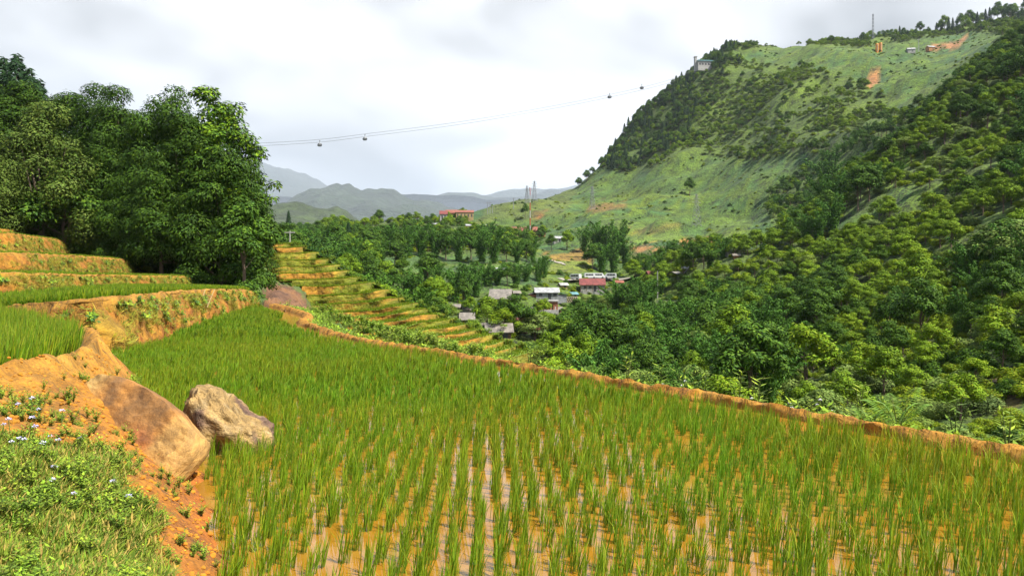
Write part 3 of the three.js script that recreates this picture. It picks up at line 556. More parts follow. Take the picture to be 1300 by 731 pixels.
// ---------------------------------------------------------------- trees behind the left terraces
{
  const where = 'in the dark wood behind the rice terraces', gr = 'trees of the dark wood behind the terraces';
  const list = [['lush', 96, 96, 112, 1.0], ['lush', 128, 92, 112, 0.95], ['lush', 152, 88, 114, 0.9], ['lush', 186, 84, 124, 0.95], ['lush', 214, 80, 103, 0.8], ['open', 262, 84, 112, 1.05], ['open', 288, 78, 132, 1.0], ['lush', 238, 76, 150, 1.0], ['lush', 282, 74, 176, 0.95], ['lush', 300, 77, 176, 0.72],
    ['lush', 170, 77, 205, 1.0], ['lush', 205, 74, 190, 0.9], ['lush', 130, 83, 170, 0.9], ['lush', 70, 104, 118, 0.9], ['lush', 30, 112, 96, 1.0], ['lush', -30, 108, 92, 1.0], ['lush', -90, 100, 110, 1.1], ['pine', 20, 124, 66, 1.0], ['pine', 36, 122, 84, 1.0], ['pine', 4, 126, 70, 1.0], ['pine', 48, 118, 98, 1.0], ['lush', -150, 96, 120, 1.2]];
  for (const [kind, u, d, top, wide] of list) { const x = (u - 650) * d / F, y = groundY(x, d); plant(kind, V(x, y - 0.2, -d), { height: at(u, top, d).y - y, wide, where, group: gr }); }
  for (const [u, d, top, wide] of [[52, 79, 130, 0.95], [-20, 76, 168, 0.9], [88, 82, 205, 0.8]]) { const x = (u - 650) * d / F, y = groundY(x, d); plant('olive', V(x, y - 0.2, -d), { height: at(u, top, d).y - y, wide, where: 'standing at the edge of the terraces', group: 'olive-green trees at the terrace edge' }); }
  const r = random(77);
  for (let k = 0; k < 34; k++) { const u = mix(60, 345, r()), d = mix(80, 92, r()) - (u > 250 ? 8 : 0), x = (u - 650) * d / F; plant(r() < 0.6 ? 'deep' : 'dark', V(x, groundY(x, d) - 0.2, -d), { scale: 0.8 + 0.6 * r(), where: 'in the shade under the dark wood', group: 'undergrowth of the dark wood' }); }
  for (const [u, v, d, s] of [[318, 388, 64, 1.0], [310, 372, 67, 1.35], [308, 386, 62, 0.9], [318, 366, 72, 1.1], [322, 352, 84, 1.2], [308, 352, 76, 1.5]]) plant(s > 1.25 ? 'dark' : 'deep', at(u, v, d), { scale: s * (s > 1.25 ? 0.62 : 0.7), where: 'beside the landslip at the end of the terrace wall', group: 'trees at the end of the terrace wall' });
}
// ---------------------------------------------------------------- placed trees of the valley and the village: [kind, column, row of the foot, height in photo rows, width]
{
  const T = ([kind, u, v, rows, wide = 1], where, gr) => { const p = groundAt(u, v, 118); const h = rows * -p.z / F; p.y -= 0.15; plant(kind, p, { height: h, wide, where, group: gr }); };
  let where = 'in the belt below the hazy mountains', gr = 'trees of the valley belt';
  for (const a of [['plume', 395, 330, 42], ['dark', 372, 318, 34, 0.6], ['pine', 366, 318, 50, 0.7], ['plume', 412, 336, 48], ['dark', 424, 322, 40], ['pine', 442, 318, 36], ['dark', 434, 340, 38], ['plume', 448, 352, 52], ['round', 462, 352, 46], ['round', 440, 362, 40], ['dark', 470, 366, 48], ['plume', 484, 340, 40, 0.8], ['round', 490, 372, 40], ['plume', 496, 322, 38], ['plume', 518, 326, 46], ['plume', 534, 326, 44], ['dark', 506, 330, 34], ['plume', 552, 328, 44], ['dark', 566, 330, 38], ['plume', 582, 332, 40], ['dark', 598, 330, 36], ['plume', 612, 332, 46], ['plume', 628, 334, 46], ['dark', 643, 333, 30], ['plume', 656, 334, 31], ['dark', 668, 333, 28], ['plume', 677, 334, 33, 0.8], ['dark', 588, 318, 28], ['round', 604, 312, 26]]) T(a, where, gr);
  where = 'on the slope just behind the terraces'; gr = 'trees behind the far terraces';
  for (const a of [['plume', 516, 384, 46], ['plume', 530, 390, 50], ['dark', 500, 378, 36], ['round', 546, 396, 42], ['round', 556, 392, 40], ['plume', 578, 384, 52], ['plume', 592, 384, 48], ['plume', 604, 378, 44], ['dark', 588, 390, 36], ['plume', 618, 364, 34, 1.5], ['plume', 632, 362, 27, 1.4], ['dark', 644, 363, 24, 1.2], ['plume', 655, 361, 30, 1.5], ['plume', 668, 358, 24, 1.4], ['plume', 684, 358, 34], ['plume', 692, 352, 28, 0.8]]) T(a, where, gr);
  where = 'among the village houses'; gr = 'trees among the village houses';
  for (const a of [['dark', 652, 428, 54, 1.25], ['round', 640, 420, 40], ['yellow', 690, 404, 26], ['round', 676, 428, 34], ['round', 690, 432, 36], ['yellow', 704, 428, 30], ['round', 694, 466, 26], ['deep', 684, 462, 14], ['deep', 702, 470, 16], ['plume', 606, 404, 24], ['round', 596, 398, 22], ['plume', 742, 320, 36], ['plume', 756, 328, 48], ['plume', 770, 330, 50], ['plume', 786, 324, 46], ['plume', 764, 346, 40], ['plume', 780, 346, 44], ['plume', 794, 340, 40], ['dark', 752, 344, 34], ['plume', 857, 328, 24], ['plume', 872, 330, 28], ['dark', 880, 344, 36], ['dark', 894, 346, 38], ['plume', 902, 340, 34], ['plume', 918, 328, 28], ['round', 868, 352, 30], ['dark', 876, 250, 24, 0.8], ['dark', 667, 278, 20, 0.7], ['dark', 700, 318, 20], ['round', 720, 318, 24]]) T(a, where, gr);
  where = 'in the dark valley wood below the village'; gr = 'trees of the dark valley wood';
  for (const a of [['plume', 740, 440, 58], ['plume', 726, 452, 56], ['round', 716, 462, 56, 1.1], ['dark', 748, 470, 80, 1.1], ['dark', 772, 474, 76, 1.2], ['plume', 800, 400, 50], ['plume', 784, 402, 50], ['plume', 812, 410, 54], ['plume', 824, 400, 48], ['dark', 796, 440, 50], ['dark', 832, 430, 44], ['plume', 850, 474, 60], ['plume', 866, 478, 66], ['tier', 828, 484, 50], ['tier', 884, 492, 44], ['round', 900, 494, 48], ['yellow', 826, 506, 42, 1.1], ['plume', 906, 398, 46], ['plume', 944, 446, 56], ['plume', 960, 486, 70], ['plume', 974, 500, 78], ['round', 938, 500, 46], ['dark', 918, 470, 44], ['plume', 1028, 420, 34, 0.6], ['plume', 1016, 420, 36, 0.6], ['plume', 1052, 250, 58], ['plume', 1046, 262, 46], ['plume', 1066, 262, 44], ['dark', 1090, 268, 56], ['dark', 1104, 256, 46], ['plume', 1058, 300, 52], ['plume', 1040, 312, 44], ['plume', 1024, 312, 40], ['plume', 1236, 440, 74, 1.1], ['plume', 1248, 400, 60], ['tier', 1282, 440, 60, 1.2], ['tier', 1290, 400, 60], ['dark', 1278, 350, 70, 1.3], ['dark', 1296, 120, 60], ['dark', 1280, 110, 40]]) T(a, where, gr);
  where = 'in the row on the mountain skyline'; gr = 'trees on the mountain skyline';
  const r = random(5);
  for (let u = 1096; u < 1306; u += 5.2) { const d = 1120 + 60 * r(), x = (u - 650) * d / F; plant(r() < 0.22 ? 'pine' : r() < 0.7 ? 'dark' : 'round', V(x, groundY(x, d) - 0.3, -d), { wide: 0.8, height: 11 + 10 * r() + (u > 1200 ? 8 : 0), where, group: gr }); }
  where = 'on the steep mountain edge'; gr = 'trees on the steep mountain edge';
  for (const [u, v] of [[735, 236], [745, 228], [752, 220], [764, 208], [776, 196], [790, 182], [804, 168], [812, 158], [826, 142], [840, 124], [852, 108], [860, 98], [868, 92], [876, 88], [884, 86], [908, 78], [916, 72], [926, 68]]) { const p = groundAt(u, v + 3, 500); p.y -= 0.3; plant(hash(u, v, 1) < 0.75 ? 'dark' : 'pine', p, { height: 9 + 5 * r(), where, group: gr }); }
}
// ---------------------------------------------------------------- woods and scrub: the largest as things, the rest as one mass
const steepWood = [[725, 244], [755, 185], [845, 90], [930, 50], [948, 76], [890, 120], [872, 180], [810, 215], [765, 242]];
const villageArea = [[570, 350], [715, 346], [800, 340], [800, 372], [722, 398], [704, 428], [650, 428], [588, 412], [566, 385]];
const darkWood = [[690, 385], [840, 375], [960, 430], [1010, 520], [900, 540], [700, 480]], brightScrub = [[835, 352], [930, 318], [1010, 296], [1160, 210], [1300, 150], [1300, 330], [1060, 420], [960, 400], [880, 392]], gully = [[985, 215], [1050, 190], [1130, 150], [1150, 220], [1060, 300], [1010, 320], [960, 270]];
{
  const r = random(2024), found = [], cells = new Map(), pick = (list) => list[Math.floor(r() * list.length)];
  const girth = { lush: 9, open: 8, olive: 10, dark: 6.6, round: 6.4, yellow: 5.4, plume: 5.6, pine: 3.8, tier: 7.4, bush: 3.6, grey: 4.0, deep: 4.4 };
  const free = (x, d, w, close = w < 4 ? 0.29 : 0.40) => {                              // whether a crown of width w finds room
    const i = Math.floor(x / 8), j = Math.floor(d / 8);
    for (let a = -1; a <= 1; a++) for (let b = -1; b <= 1; b++) for (const q of cells.get((i + a) * 100003 + j + b) ?? []) if ((q[0] - x) ** 2 + (q[1] - d) ** 2 < (close * (w + q[2])) ** 2) return false;
    const key = i * 100003 + j; if (!cells.has(key)) cells.set(key, []); cells.get(key).push([x, d, w]); return true;
  };
  const open = [[470, 340], [490, 346], [520, 352], [560, 372], [572, 392], [600, 406], [622, 428], [650, 432], [680, 432], [704, 398], [735, 376], [770, 370], [800, 364], [838, 380], [868, 352], [900, 330], [950, 328]];
  const lookout = (u) => { let k = 0; while (k < open.length - 2 && open[k + 1][0] < u) k++; return mix(open[k][1], open[k + 1][1], clamp((u - open[k][0]) / (open[k + 1][0] - open[k][0]), 0, 1)); };
  for (const pass of [0, 1]) for (let d = 17; d < 1230;) {  // trees first, then the scrub between them
    const gap = pass ? (d < 60 ? 1.3 : d < 150 ? 1.7 : d < 420 ? 3.0 : 5.0) : d < 420 ? 3.4 : 5.5;
    for (let u = -110; u < 1440; u += gap * F / d) {
      const dd = d + (r() - 0.5) * gap, uu = u + (r() - 0.5) * gap * F / d, x = (uu - 650) * dd / F, y = groundY(x, dd), v = rowOf(y, dd);
      if (v > 700 || (uu < 345 && dd < 78) || (dd < 122 && uu < 700 && uu > 290) || (dd < 40 && uu < 640)) continue;
      const n = fbm(x / 30 + 3, dd / 30, 0, 3), glade = dd > 90 && fbm(x / 30 + 51, dd / 30, y / 20 + 0.5, 3) > 0.17, n2 = fbm(x / 75 + 13, dd / 75, 0, 3), hedge = Math.abs(fbm(x / 60 + 7, dd / 38, y / 40 + 0.5, 3)) < 0.02;
      let kind = null, s = 0.55 + 0.4 * r() + 0.45 * r() * r();
      if (dd > 180 && fieldAreas.some((a) => inside(a, uu, v))) {
        if (pass && (hedge || r() < 0.05)) { kind = pick(['deep', 'bush', 'grey', 'bush']); s *= hedge ? 0.75 : 0.5; } else continue;
      } else if (inside(villageArea, uu, v)) { if (pass && r() < 0.4) { kind = pick(['bush', 'grey', 'deep', 'bush']); s *= 0.6; } else continue; }
      else if (pass) { kind = inside(darkWood, uu, v) || (uu < 700 && dd > 100) ? pick(['deep', 'deep', 'bush']) : n > 0.05 ? pick(['grey', 'grey', 'bush']) : dd > 500 ? (inside(steepWood, uu, v) ? 'deep' : pick(['bush', 'bush', 'grey'])) : pick(['bush', 'bush', 'deep']); s *= dd < 60 ? 0.5 : dd < 135 ? 0.75 : dd > 500 ? 1.25 : 0.95; if ((dd > 500 && n2 > 0.0 && r() < 0.72 && !inside(steepWood, uu, v)) || (glade && r() < 0.8)) continue; }
      else if (dd < 60 || (glade && r() < 0.85)) continue;
      else if (uu < 345 && dd < 260) kind = pick(['dark', 'dark', 'round', 'dark']);
      else if (inside(darkWood, uu, v)) { kind = n > 0.1 ? pick(['plume', 'dark', 'round', 'tier']) : pick(['plume', 'plume', 'dark', 'dark', 'round']); s *= 0.9; }
      else if (inside(gully, uu, v)) { kind = pick(['plume', 'dark', 'dark', 'round']); s *= 0.95; }
      else if (dd < 135) { if (r() < 0.45) continue; kind = n > 0.05 ? pick(['tier', 'yellow', 'round', 'yellow']) : pick(['round', 'plume', 'yellow', 'dark']); s *= 0.5 + 0.45 * r(); }
      else if (inside(brightScrub, uu, v)) { if (r() < 0.35) continue; kind = n > -0.05 ? pick(['yellow', 'yellow', 'tier', 'round', 'round']) : pick(['yellow', 'round', 'dark', 'round']); s *= 0.85; }
      else if (dd > 500) { if (!inside(steepWood, uu, v) && n2 > 0.03 && r() < 0.8) continue; kind = inside(steepWood, uu, v) ? pick(['dark', 'dark', 'round', 'pine']) : n > 0.02 ? pick(['round', 'yellow', 'tier']) : pick(['round', 'yellow', 'round', 'dark']); s *= 1.0; }
      else kind = n > 0 ? pick(['round', 'yellow', 'tier', 'dark']) : pick(['dark', 'dark', 'plume', 'round']);
      const pickOne = Math.floor(r() * kinds[kind].length), h = kinds[kind][pickOne].height * s;
      if (dd > 100 && uu > 478 && uu < 950 && v > lookout(uu) && rowOf(y + h, dd) < lookout(uu) - 1) continue;      // the slope below the village is kept low
      if (!free(x, dd, girth[kind] * s, dd > 500 && inside(steepWood, uu, v) ? 0.26 : undefined)) continue;
      found.push({ kind, pick: pickOne, s, p: V(x, y - 0.25 * s, -dd), turn: r() * 6.28, size: uu > -20 && uu < 1320 && v > 30 ? h / dd : 0, d: dd });
    }
    d += gap;
  }
  const seen = found.filter((f) => f.d > 58 && columnOf(f.p.x, f.d) > 690).sort((a, b) => b.size - a.size), things = new Set(seen.slice(0, 130));
  for (const f of things) plant(f.kind, f.p, { pick: f.pick, turn: f.turn, scale: f.s, ...(columnOf(f.p.x, f.d) < 400 ? { where: 'in the upper part of the dark wood', group: 'upper trees of the dark wood' } : { where: 'in the thicket on the slope across the ravine', group: 'thicket on the slope across the ravine' }) });
  const forest = new THREE.Group(); forest.name = numbered('hillside_woods'); scene.add(forest);
  tag(forest, 'dense woods and scrub covering the valley sides and mountain', 'woods', null, 'stuff');
  for (const kind of Object.keys(kinds)) kinds[kind].forEach((k, n) => {
    const list = found.filter((f) => !things.has(f) && f.kind === kind && f.pick === n); if (!list.length) return;
    for (const [part, g, m] of [['crowns', k.crown, M.leaves], ['stems', k.trunk, M.bark]]) {
      const im = new THREE.InstancedMesh(g, m, list.length), mat = new THREE.Matrix4(), q = new THREE.Quaternion(), col = new THREE.Color();
      list.forEach((f, i) => { im.setMatrixAt(i, mat.compose(f.p, q.setFromAxisAngle(V(0, 1, 0), f.turn), V(f.s * 1.08, f.s, f.s * 1.08))); const h = hash(i, n, 4), w = hash(i, n, 8); im.setColorAt(i, col.setRGB(0.82 + 0.42 * h, 0.84 + 0.34 * h, 0.8 + 0.5 * w)); });
      im.name = treeText[kind][0] + '_' + part; im.castShadow = im.receiveShadow = true; im.userData.kind = 'stuff'; forest.add(im);
    }
  });
  console.log('scattered', found.length);
}
// ---------------------------------------------------------------- rice
function riceClump(seed, o = {}) {
  const r = random(seed), s = new Shape(), n = o.blades ?? 24, RICE = [[0.17, 0.30, 0.006], [0.21, 0.33, 0.007], [0.125, 0.25, 0.006], [0.30, 0.36, 0.012]];
  for (let k = 0; k < n; k++) {
    const a = r() * 6.283, lean = 0.04 + 0.22 * r() * r(), L = (o.len ?? 0.335) * (0.6 + 0.5 * r()), w = (o.wid ?? 0.0072) * (0.7 + 0.6 * r()), bx = (r() - 0.5) * 0.06, bz = (r() - 0.5) * 0.07, bend = r() < 0.4 ? 0.65 : 0.18, c = tone(r, RICE, 0.2);
    const sx = -Math.sin(a + (r() - 0.5) * 2) * w / 2, sz = Math.cos(a + (r() - 0.5) * 2) * w / 2, at3 = (t) => { const out = L * (lean * t + bend * t * t * t * lean * 2.2); return [bx + Math.cos(a) * out, L * t * (1 - 0.28 * bend * t * t), bz + Math.sin(a) * out]; };
    const ids = [];
    for (const [t, f] of [[0, 0.7], [0.35, 1], [0.7, 0.8]]) { const [x, y, z] = at3(t); const col = t === 0 ? blend(c, [0.16, 0.17, 0.03], 0.5) : c; ids.push(s.vert(x - sx * f, y, z - sz * f, col), s.vert(x + sx * f, y, z + sz * f, col)); }
    const tip = s.vert(...at3(1), blend(c, [0.26, 0.24, 0.03], r() < 0.35 ? 0.8 : 0.12));
    s.quad(ids[0], ids[1], ids[3], ids[2]); s.quad(ids[2], ids[3], ids[5], ids[4]); s.tri(ids[4], ids[5], tip);
  }
  return s.geometry();
}
const riceNear = [1, 2, 3, 4, 5, 6].map((k) => riceClump(k)), riceMid = [11, 12, 13].map((k) => riceClump(k, { blades: 18, wid: 0.014 })), riceFar = [21, 22, 23].map((k) => riceClump(k, { blades: 24, wid: 0.03, len: 0.42 })), riceTall = [31, 32, 33].map((k) => riceClump(k, { blades: 26, wid: 0.013, len: 0.55 }));
const breeze = new THREE.Quaternion().setFromAxisAngle(V(0.3, 0, 1).normalize(), -0.13);      // the blades lean with the breeze
function riceField(name, label, list, forms) {             // list of { x, y, z, s }
  const field = new THREE.Group(); field.name = numbered(name); scene.add(field); tag(field, label, 'rice', null, 'stuff');
  forms.forEach((g, n) => {
    const mine = list.filter((_, i) => i % forms.length === n); if (!mine.length) return;
    const im = new THREE.InstancedMesh(g, M.rice, mine.length), m = new THREE.Matrix4(), q = new THREE.Quaternion(), col = new THREE.Color();
    mine.forEach((f, i) => { im.setMatrixAt(i, m.compose(V(f.x, f.y, f.z), q.setFromAxisAngle(V(0, 1, 0), hash(i, n, 2) * 6.28).premultiply(breeze), V(f.w ?? f.s, f.s, f.w ?? f.s))); const k = 0.86 + 0.28 * hash(i, n, 6); im.setColorAt(i, col.setRGB(k * (f.t ?? 1), k, k)); });
    im.name = 'rice_plants'; im.userData.kind = 'stuff'; im.castShadow = im.receiveShadow = true; field.add(im);
  });
}
{
  const poly = [...bundLine.filter((p, i) => i % 3 === 0 && p.z < 1).map((p) => [p.x - 0.12, p.z + 0.12]), [6, 1], [-1.2, -1]], r = random(31), spots = [];
  const left = [...edgeLeft.map((p) => [p.x, p.z]), ...walls[0].base.filter((p, i) => i % 6 === 0 && p.z < -23 && p.z > -62).map((p) => [p.x + 0.1, p.z])];
  const outline = [...poly, ...left];
  const stones = [[onLevel(272, 562, 0), 0.72], [onLevel(240, 600, 0), 0.25], [onLevel(305, 562, 0), 0.35]];
  for (let d = 3.2; d < 62; d += d < 24 ? 0.15 : 0.22) for (let x = -22; x < 16; x += d < 24 ? 0.185 : 0.24) {
    const u = columnOf(x, d); if (u < -60 || u > 1420) continue;
    const px = x + (r() - 0.5) * mix(0.085, 0.24, smooth(8, 18, d)) - d * 0.02 + 0.09 * noise(x * 0.5, d * 0.5), pz = -d + (r() - 0.5) * 0.11;
    if (!inside(outline, px, pz) || stones.some(([p, k]) => Math.hypot(p.x - px, p.z - pz) < k)) continue;
    if (r() < mix(0.10, 0.02, smooth(5, 15, d)) + 0.16 * smooth(0.1, 0.4, fbm(px * 0.8 + 4, pz * 0.8, 0, 3)) * (1 - smooth(9, 16, d))) continue;
    let rim2 = 1e9; for (let i = 0; i < bundLine.length; i += 2) rim2 = Math.min(rim2, (bundLine[i].x - px) ** 2 + (bundLine[i].z - pz) ** 2);
    const off = Math.sqrt(rim2); if (off < 0.34 + 0.02 * d) continue;   // a strip left unplanted beside the bund
    const n = fbm(px * 0.4, pz * 0.4, 0, 3); spots.push({ x: px, y: -0.02, z: pz, s: (0.76 + 0.42 * r()) * (1 + 0.25 * n), t: 1 + 0.35 * n, d });
  }
  const near = spots.filter((f) => f.d > 5.0 && Math.abs(f.x) < f.d * 0.68).sort((a, b) => a.d - b.d).slice(0, 300), nearSet = new Set(near);
  near.forEach((f, i) => {
    const o = mesh('rice_clump', riceNear[i % 6], M.rice); o.position.set(f.x, f.y, f.z); o.quaternion.setFromAxisAngle(V(0, 1, 0), r() * 6.28).premultiply(breeze); o.scale.setScalar(f.s);
    tag(o, 'clump of young green rice standing in the muddy paddy water', 'rice plant', 'rice clumps in the front rows of the paddy');
  });
  riceField('paddy_rice', 'dense young green rice filling the flooded paddy', spots.filter((f) => !nearSet.has(f) && f.d < 13), riceNear);
  riceField('paddy_rice', 'dense green rice in the middle of the flooded paddy', spots.filter((f) => f.d >= 13 && f.d < 27), riceMid);
  riceField('paddy_rice', 'dense green rice at the narrow end of the flooded paddy', spots.filter((f) => f.d >= 27), riceFar);
  // upper small paddy
  const up = [];
  for (let d = 8; d < 27; d += 0.16) for (let x = -21; x < -6; x += 0.17) { const px = x + (r() - 0.5) * 0.1, pz = -d; if (columnOf(px, d) < -90 || !inside(upperPaddy, px, pz) || rimDistance(px, pz) < 0.34) continue; up.push({ x: px, y: 0.9, z: pz, s: 0.85 + 0.3 * r() }); }
  riceField('upper_paddy_rice', 'tall dense rice in the small paddy inside the curved orange rim', up, riceTall);
  // terrace strips
  walls.forEach((w, k) => {
    const list = [], depth = [1, 0.75, 0.7, 0.7, 0.7][k];
    for (let i = 0; i < wallN; i++) {
      const a = w.edge[i], b = w.next[i], len = Math.hypot(b.x - a.x, b.z - a.z), step = a.distanceTo(w.edge[i + 1]), gap = k ? 0.3 : 0.24;
      if (columnOf(a.x, -a.z) < -70) continue;
      for (let q = 0; q < step / gap; q++) for (let s = 0.55; s < Math.min(len * 0.97, 9 * depth); s += gap) { const t = s / len, e = (q + r()) * gap / step, f = w.edge[i + 1]; list.push({ x: mix(mix(a.x, f.x, e), b.x, t) + (r() - 0.5) * 0.1, y: mix(a.y, f.y, e) - 0.12, z: mix(mix(a.z, f.z, e), b.z, t), s: (k ? 0.72 : 0.95) * (0.8 + 0.4 * r()) }); }
    }
    riceField('terrace_rice', ['green rice growing along the lowest terrace', 'green rice growing along the second terrace', 'green rice growing along the third terrace', 'green rice growing along the fourth terrace', 'green grass along the topmost terrace'][k], list, riceFar);
  });
  // far terraced slope
  const list = [];
  contours.forEach((line, i) => {
    for (let k = 0; k < contourN; k++) {
      const a = line[k], f = line[k + 1], up = contours[i - 1]?.[k], y = stepTop(i, k) - 0.06, step = a.distanceTo(f), dz = up ? up.z - a.z : -5;
      for (let q = 0; q < step / 0.42; q++) for (let s = 0.45; s < Math.abs(dz) - 0.15; s += 0.42) list.push({ x: mix(a.x, f.x, (q + r()) * 0.42 / step) + (up ? (up.x - a.x) * s / Math.abs(dz) : 0), y, z: a.z - s + (r() - 0.5) * 0.2, s: 0.42 + 0.3 * r(), w: 1.1, t: 1.0 + 0.35 * r() });
    }
  });
  riceField('slope_rice', 'green rice strips on the terraced slope beyond the paddy', list, riceFar);
  console.log('rice', spots.length, up.length, list.length);
}
// ---------------------------------------------------------------- stones
const rockMap = noiseMap(512, (u, v) => { const a = loop(u, v, 7, 6, 140), b = loop(u, v, 70, 3, 150), g = 0.82 + 0.28 * a + 0.24 * b; return [g, g, g]; });
const stone = std({ vertexColors: true, map: scaled(rockMap, 1.6), bumpMap: scaled(lumpMap, 2.6), bumpScale: 0.05, roughness: 0.85 });
{
  // boulder standing in the rice: blunt left end, long fall to the right
  const s = new Shape(), NU = 96, NV = 56;
  for (let j = 0; j <= NV; j++) for (let i = 0; i <= NU; i++) {
    const th = i / NU * 2 * Math.PI, ph = (j / NV - 0.5) * Math.PI, e = (w, p) => Math.sign(w) * Math.pow(Math.abs(w), p);
    let x = e(Math.cos(ph), 0.75) * e(Math.cos(th), 0.8), y = e(Math.sin(ph), 0.8), z = e(Math.cos(ph), 0.75) * e(Math.sin(th), 0.8);
    const crest = x < -0.55 ? mix(0.72, 1.06, smooth(-1, -0.55, x)) : mix(1.06, 0.34, smooth(-0.55, 1.05, x)); y *= y > 0 ? crest : 0.6;
    const f = Math.abs(fbm(x * 1.6 + 4, y * 1.6 + 1, z * 1.6 + 2.5, 3)) * 0.42 - 0.08, g = fbm(x * 5, y * 5, z * 5 + 0.5, 4) * 0.11;
    const k = 1 - f + g, px = x * 0.58 * k, py = y * 0.66 * k + 0.13, pz = z * 0.46 * k;
    const purple = smooth(0.02, 0.28, fbm(x * 1.9 + 2, y * 2 + 7, z * 1.9 + 1.5, 3) + 0.22 * x + 0.05), pit = smooth(0.1, 0.5, fbm(x * 6 + 9, y * 6, z * 6 + 4.5, 3));
    s.vert(px, py, pz, blend(blend([0.38, 0.24, 0.08], [0.12, 0.058, 0.05], purple * 0.8), [0.48, 0.36, 0.19], pit * 0.5), i / NU * 3, j / NV * 1.4);
  }
  for (let j = 0; j < NV; j++) for (let i = 0; i < NU; i++) { const a = j * (NU + 1) + i; s.quad(a, a + NU + 1, a + NU + 2, a + 1); }
  const o = mesh('boulder', s.geometry(), stone); o.position.copy(onLevel(272, 577, 0)); o.position.z -= 0.35; o.rotation.y = 0.12;
  tag(o, 'tan and purple-brown boulder standing in the rice', 'boulder');
}
{
  // tilted slab lying on the bank
  const L = 1.02, s = new Shape(), box = new THREE.BoxGeometry(2, 2, 2, 70, 40, 16), p = box.attributes.position;
  for (let i = 0; i < p.count; i++) {
    let x = p.getX(i), y = p.getY(i), z = p.getZ(i); const n = Math.pow(Math.abs(x) ** 5 + Math.abs(y) ** 4 + Math.abs(z) ** 4, 1 / 4.4) || 1, q = Math.max(Math.abs(x), Math.abs(y), Math.abs(z)) / n; x *= mix(1, q, 0.6); y *= mix(1, q, 0.6); z *= mix(1, q, 0.3);
    const top = mix(0.46, 0.62, smooth(-1, -0.3, x)) * mix(1, 0.74, smooth(0.2, 1, x)), low = mix(0.26, 0.62, smooth(-1, 0.35, x)) * mix(1, 0.86, smooth(0.5, 1, x));
    const yy = y > 0 ? y * top : y * low;
    const chip = smooth(0.25, 0.75, x) * smooth(-0.05, -0.6, yy), f = fbm(x * 2.2, yy * 3, z * 2 + 0.5, 4) * 0.05 + Math.abs(fbm(x * 7, yy * 9, z * 5 + 0.5, 3)) * (0.03 + 0.16 * chip);
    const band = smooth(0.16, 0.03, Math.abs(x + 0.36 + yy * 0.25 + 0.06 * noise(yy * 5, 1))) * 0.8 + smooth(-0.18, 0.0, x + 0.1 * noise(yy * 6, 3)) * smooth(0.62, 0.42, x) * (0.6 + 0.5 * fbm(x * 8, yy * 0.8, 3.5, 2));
    const red = smooth(0.1, 0.5, x) * smooth(0.72, 0.5, x) * smooth(0.22, -0.3, yy + 0.15 * noise(x * 6, yy * 6));
    let c = blend([0.42, 0.185, 0.032], [0.50, 0.31, 0.09], smooth(-0.45, -0.85, x) + smooth(0.55, 0.7, x) * 0.6);
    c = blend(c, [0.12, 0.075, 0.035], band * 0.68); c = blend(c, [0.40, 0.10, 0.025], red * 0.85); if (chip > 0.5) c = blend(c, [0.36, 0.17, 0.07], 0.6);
    s.vert(x * L, yy * 0.72 - f * 0.4, z * 0.20 - f * (z > 0 ? 1 : -0.5), c, ...(Math.abs(box.attributes.normal.getX(i)) > 0.5 ? [z * 0.5 + 3, yy * 0.8] : Math.abs(box.attributes.normal.getY(i)) > 0.5 ? [x * L * 0.8, z * 0.5 + 5] : [x * L * 0.8, yy * 0.8]));
  }
  s.i = [...box.index.array];
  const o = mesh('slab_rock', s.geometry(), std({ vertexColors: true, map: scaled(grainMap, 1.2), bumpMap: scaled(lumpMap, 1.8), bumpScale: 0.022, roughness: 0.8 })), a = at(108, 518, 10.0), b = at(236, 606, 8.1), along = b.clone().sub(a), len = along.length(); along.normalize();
  const face = V(-0.05, 0.62, 0.95); face.addScaledVector(along, -face.dot(along)).normalize(); const upv = V(0, 0, 0).crossVectors(face, along);
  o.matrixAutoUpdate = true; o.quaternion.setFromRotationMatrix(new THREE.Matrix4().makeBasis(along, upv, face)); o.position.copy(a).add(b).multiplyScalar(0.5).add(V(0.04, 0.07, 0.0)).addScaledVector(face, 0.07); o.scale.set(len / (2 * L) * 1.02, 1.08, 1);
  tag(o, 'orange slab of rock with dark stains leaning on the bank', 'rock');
}
// ---------------------------------------------------------------- small plants
function tuft(seed, o) { const r = random(seed), s = new Shape(); for (let k = 0; k < o.n; k++) { const a = r() * 6.283, e = 0.2 + 1.1 * r(), d = V(Math.cos(a) * Math.cos(e), Math.sin(e), Math.sin(a) * Math.cos(e)), side = V(-Math.sin(a), 0.2 * (r() - 0.5), Math.cos(a)).normalize(), L = o.len * (0.5 + 0.7 * r()); s.leaf(V((r() - 0.5) * o.spread, 0, (r() - 0.5) * o.spread), d, side, L, L * o.narrow * (0.7 + 0.6 * r()), tone(r, o.tones, 0.3)); } return s.geometry(); }
function herb(seed, o) {                                   // leafy stems
  const r = random(seed), s = new Shape();
  for (let k = 0; k < o.stems; k++) {
    const a = r() * 6.283, lean = (o.lean ?? 0.5) * r(), h = o.h * (0.55 + 0.5 * r()), pt = (t) => V(Math.cos(a) * lean * h * t * t, h * t, Math.sin(a) * lean * h * t * t);
    s.tube([pt(0), pt(0.5), pt(1)], (t) => 0.006 * (1.2 - t) * o.h * 2, 4, [0.10, 0.13, 0.03]);
    for (let j = 0; j < o.leaves; j++) { const t = 0.2 + 0.8 * (j + r()) / o.leaves, b = a + j * 2.4 + r(), d = V(Math.cos(b), 0.25 + 0.5 * r() - 0.5 * (o.droop ?? 0), Math.sin(b)).normalize(), L = o.len * (0.55 + 0.6 * r()) * (1.15 - 0.45 * t); s.leaf(pt(t), d, V(-Math.sin(b), 0, Math.cos(b)), L, L * o.narrow, tone(r, o.tones, 0.25)); }
  }
  return s.geometry();
}
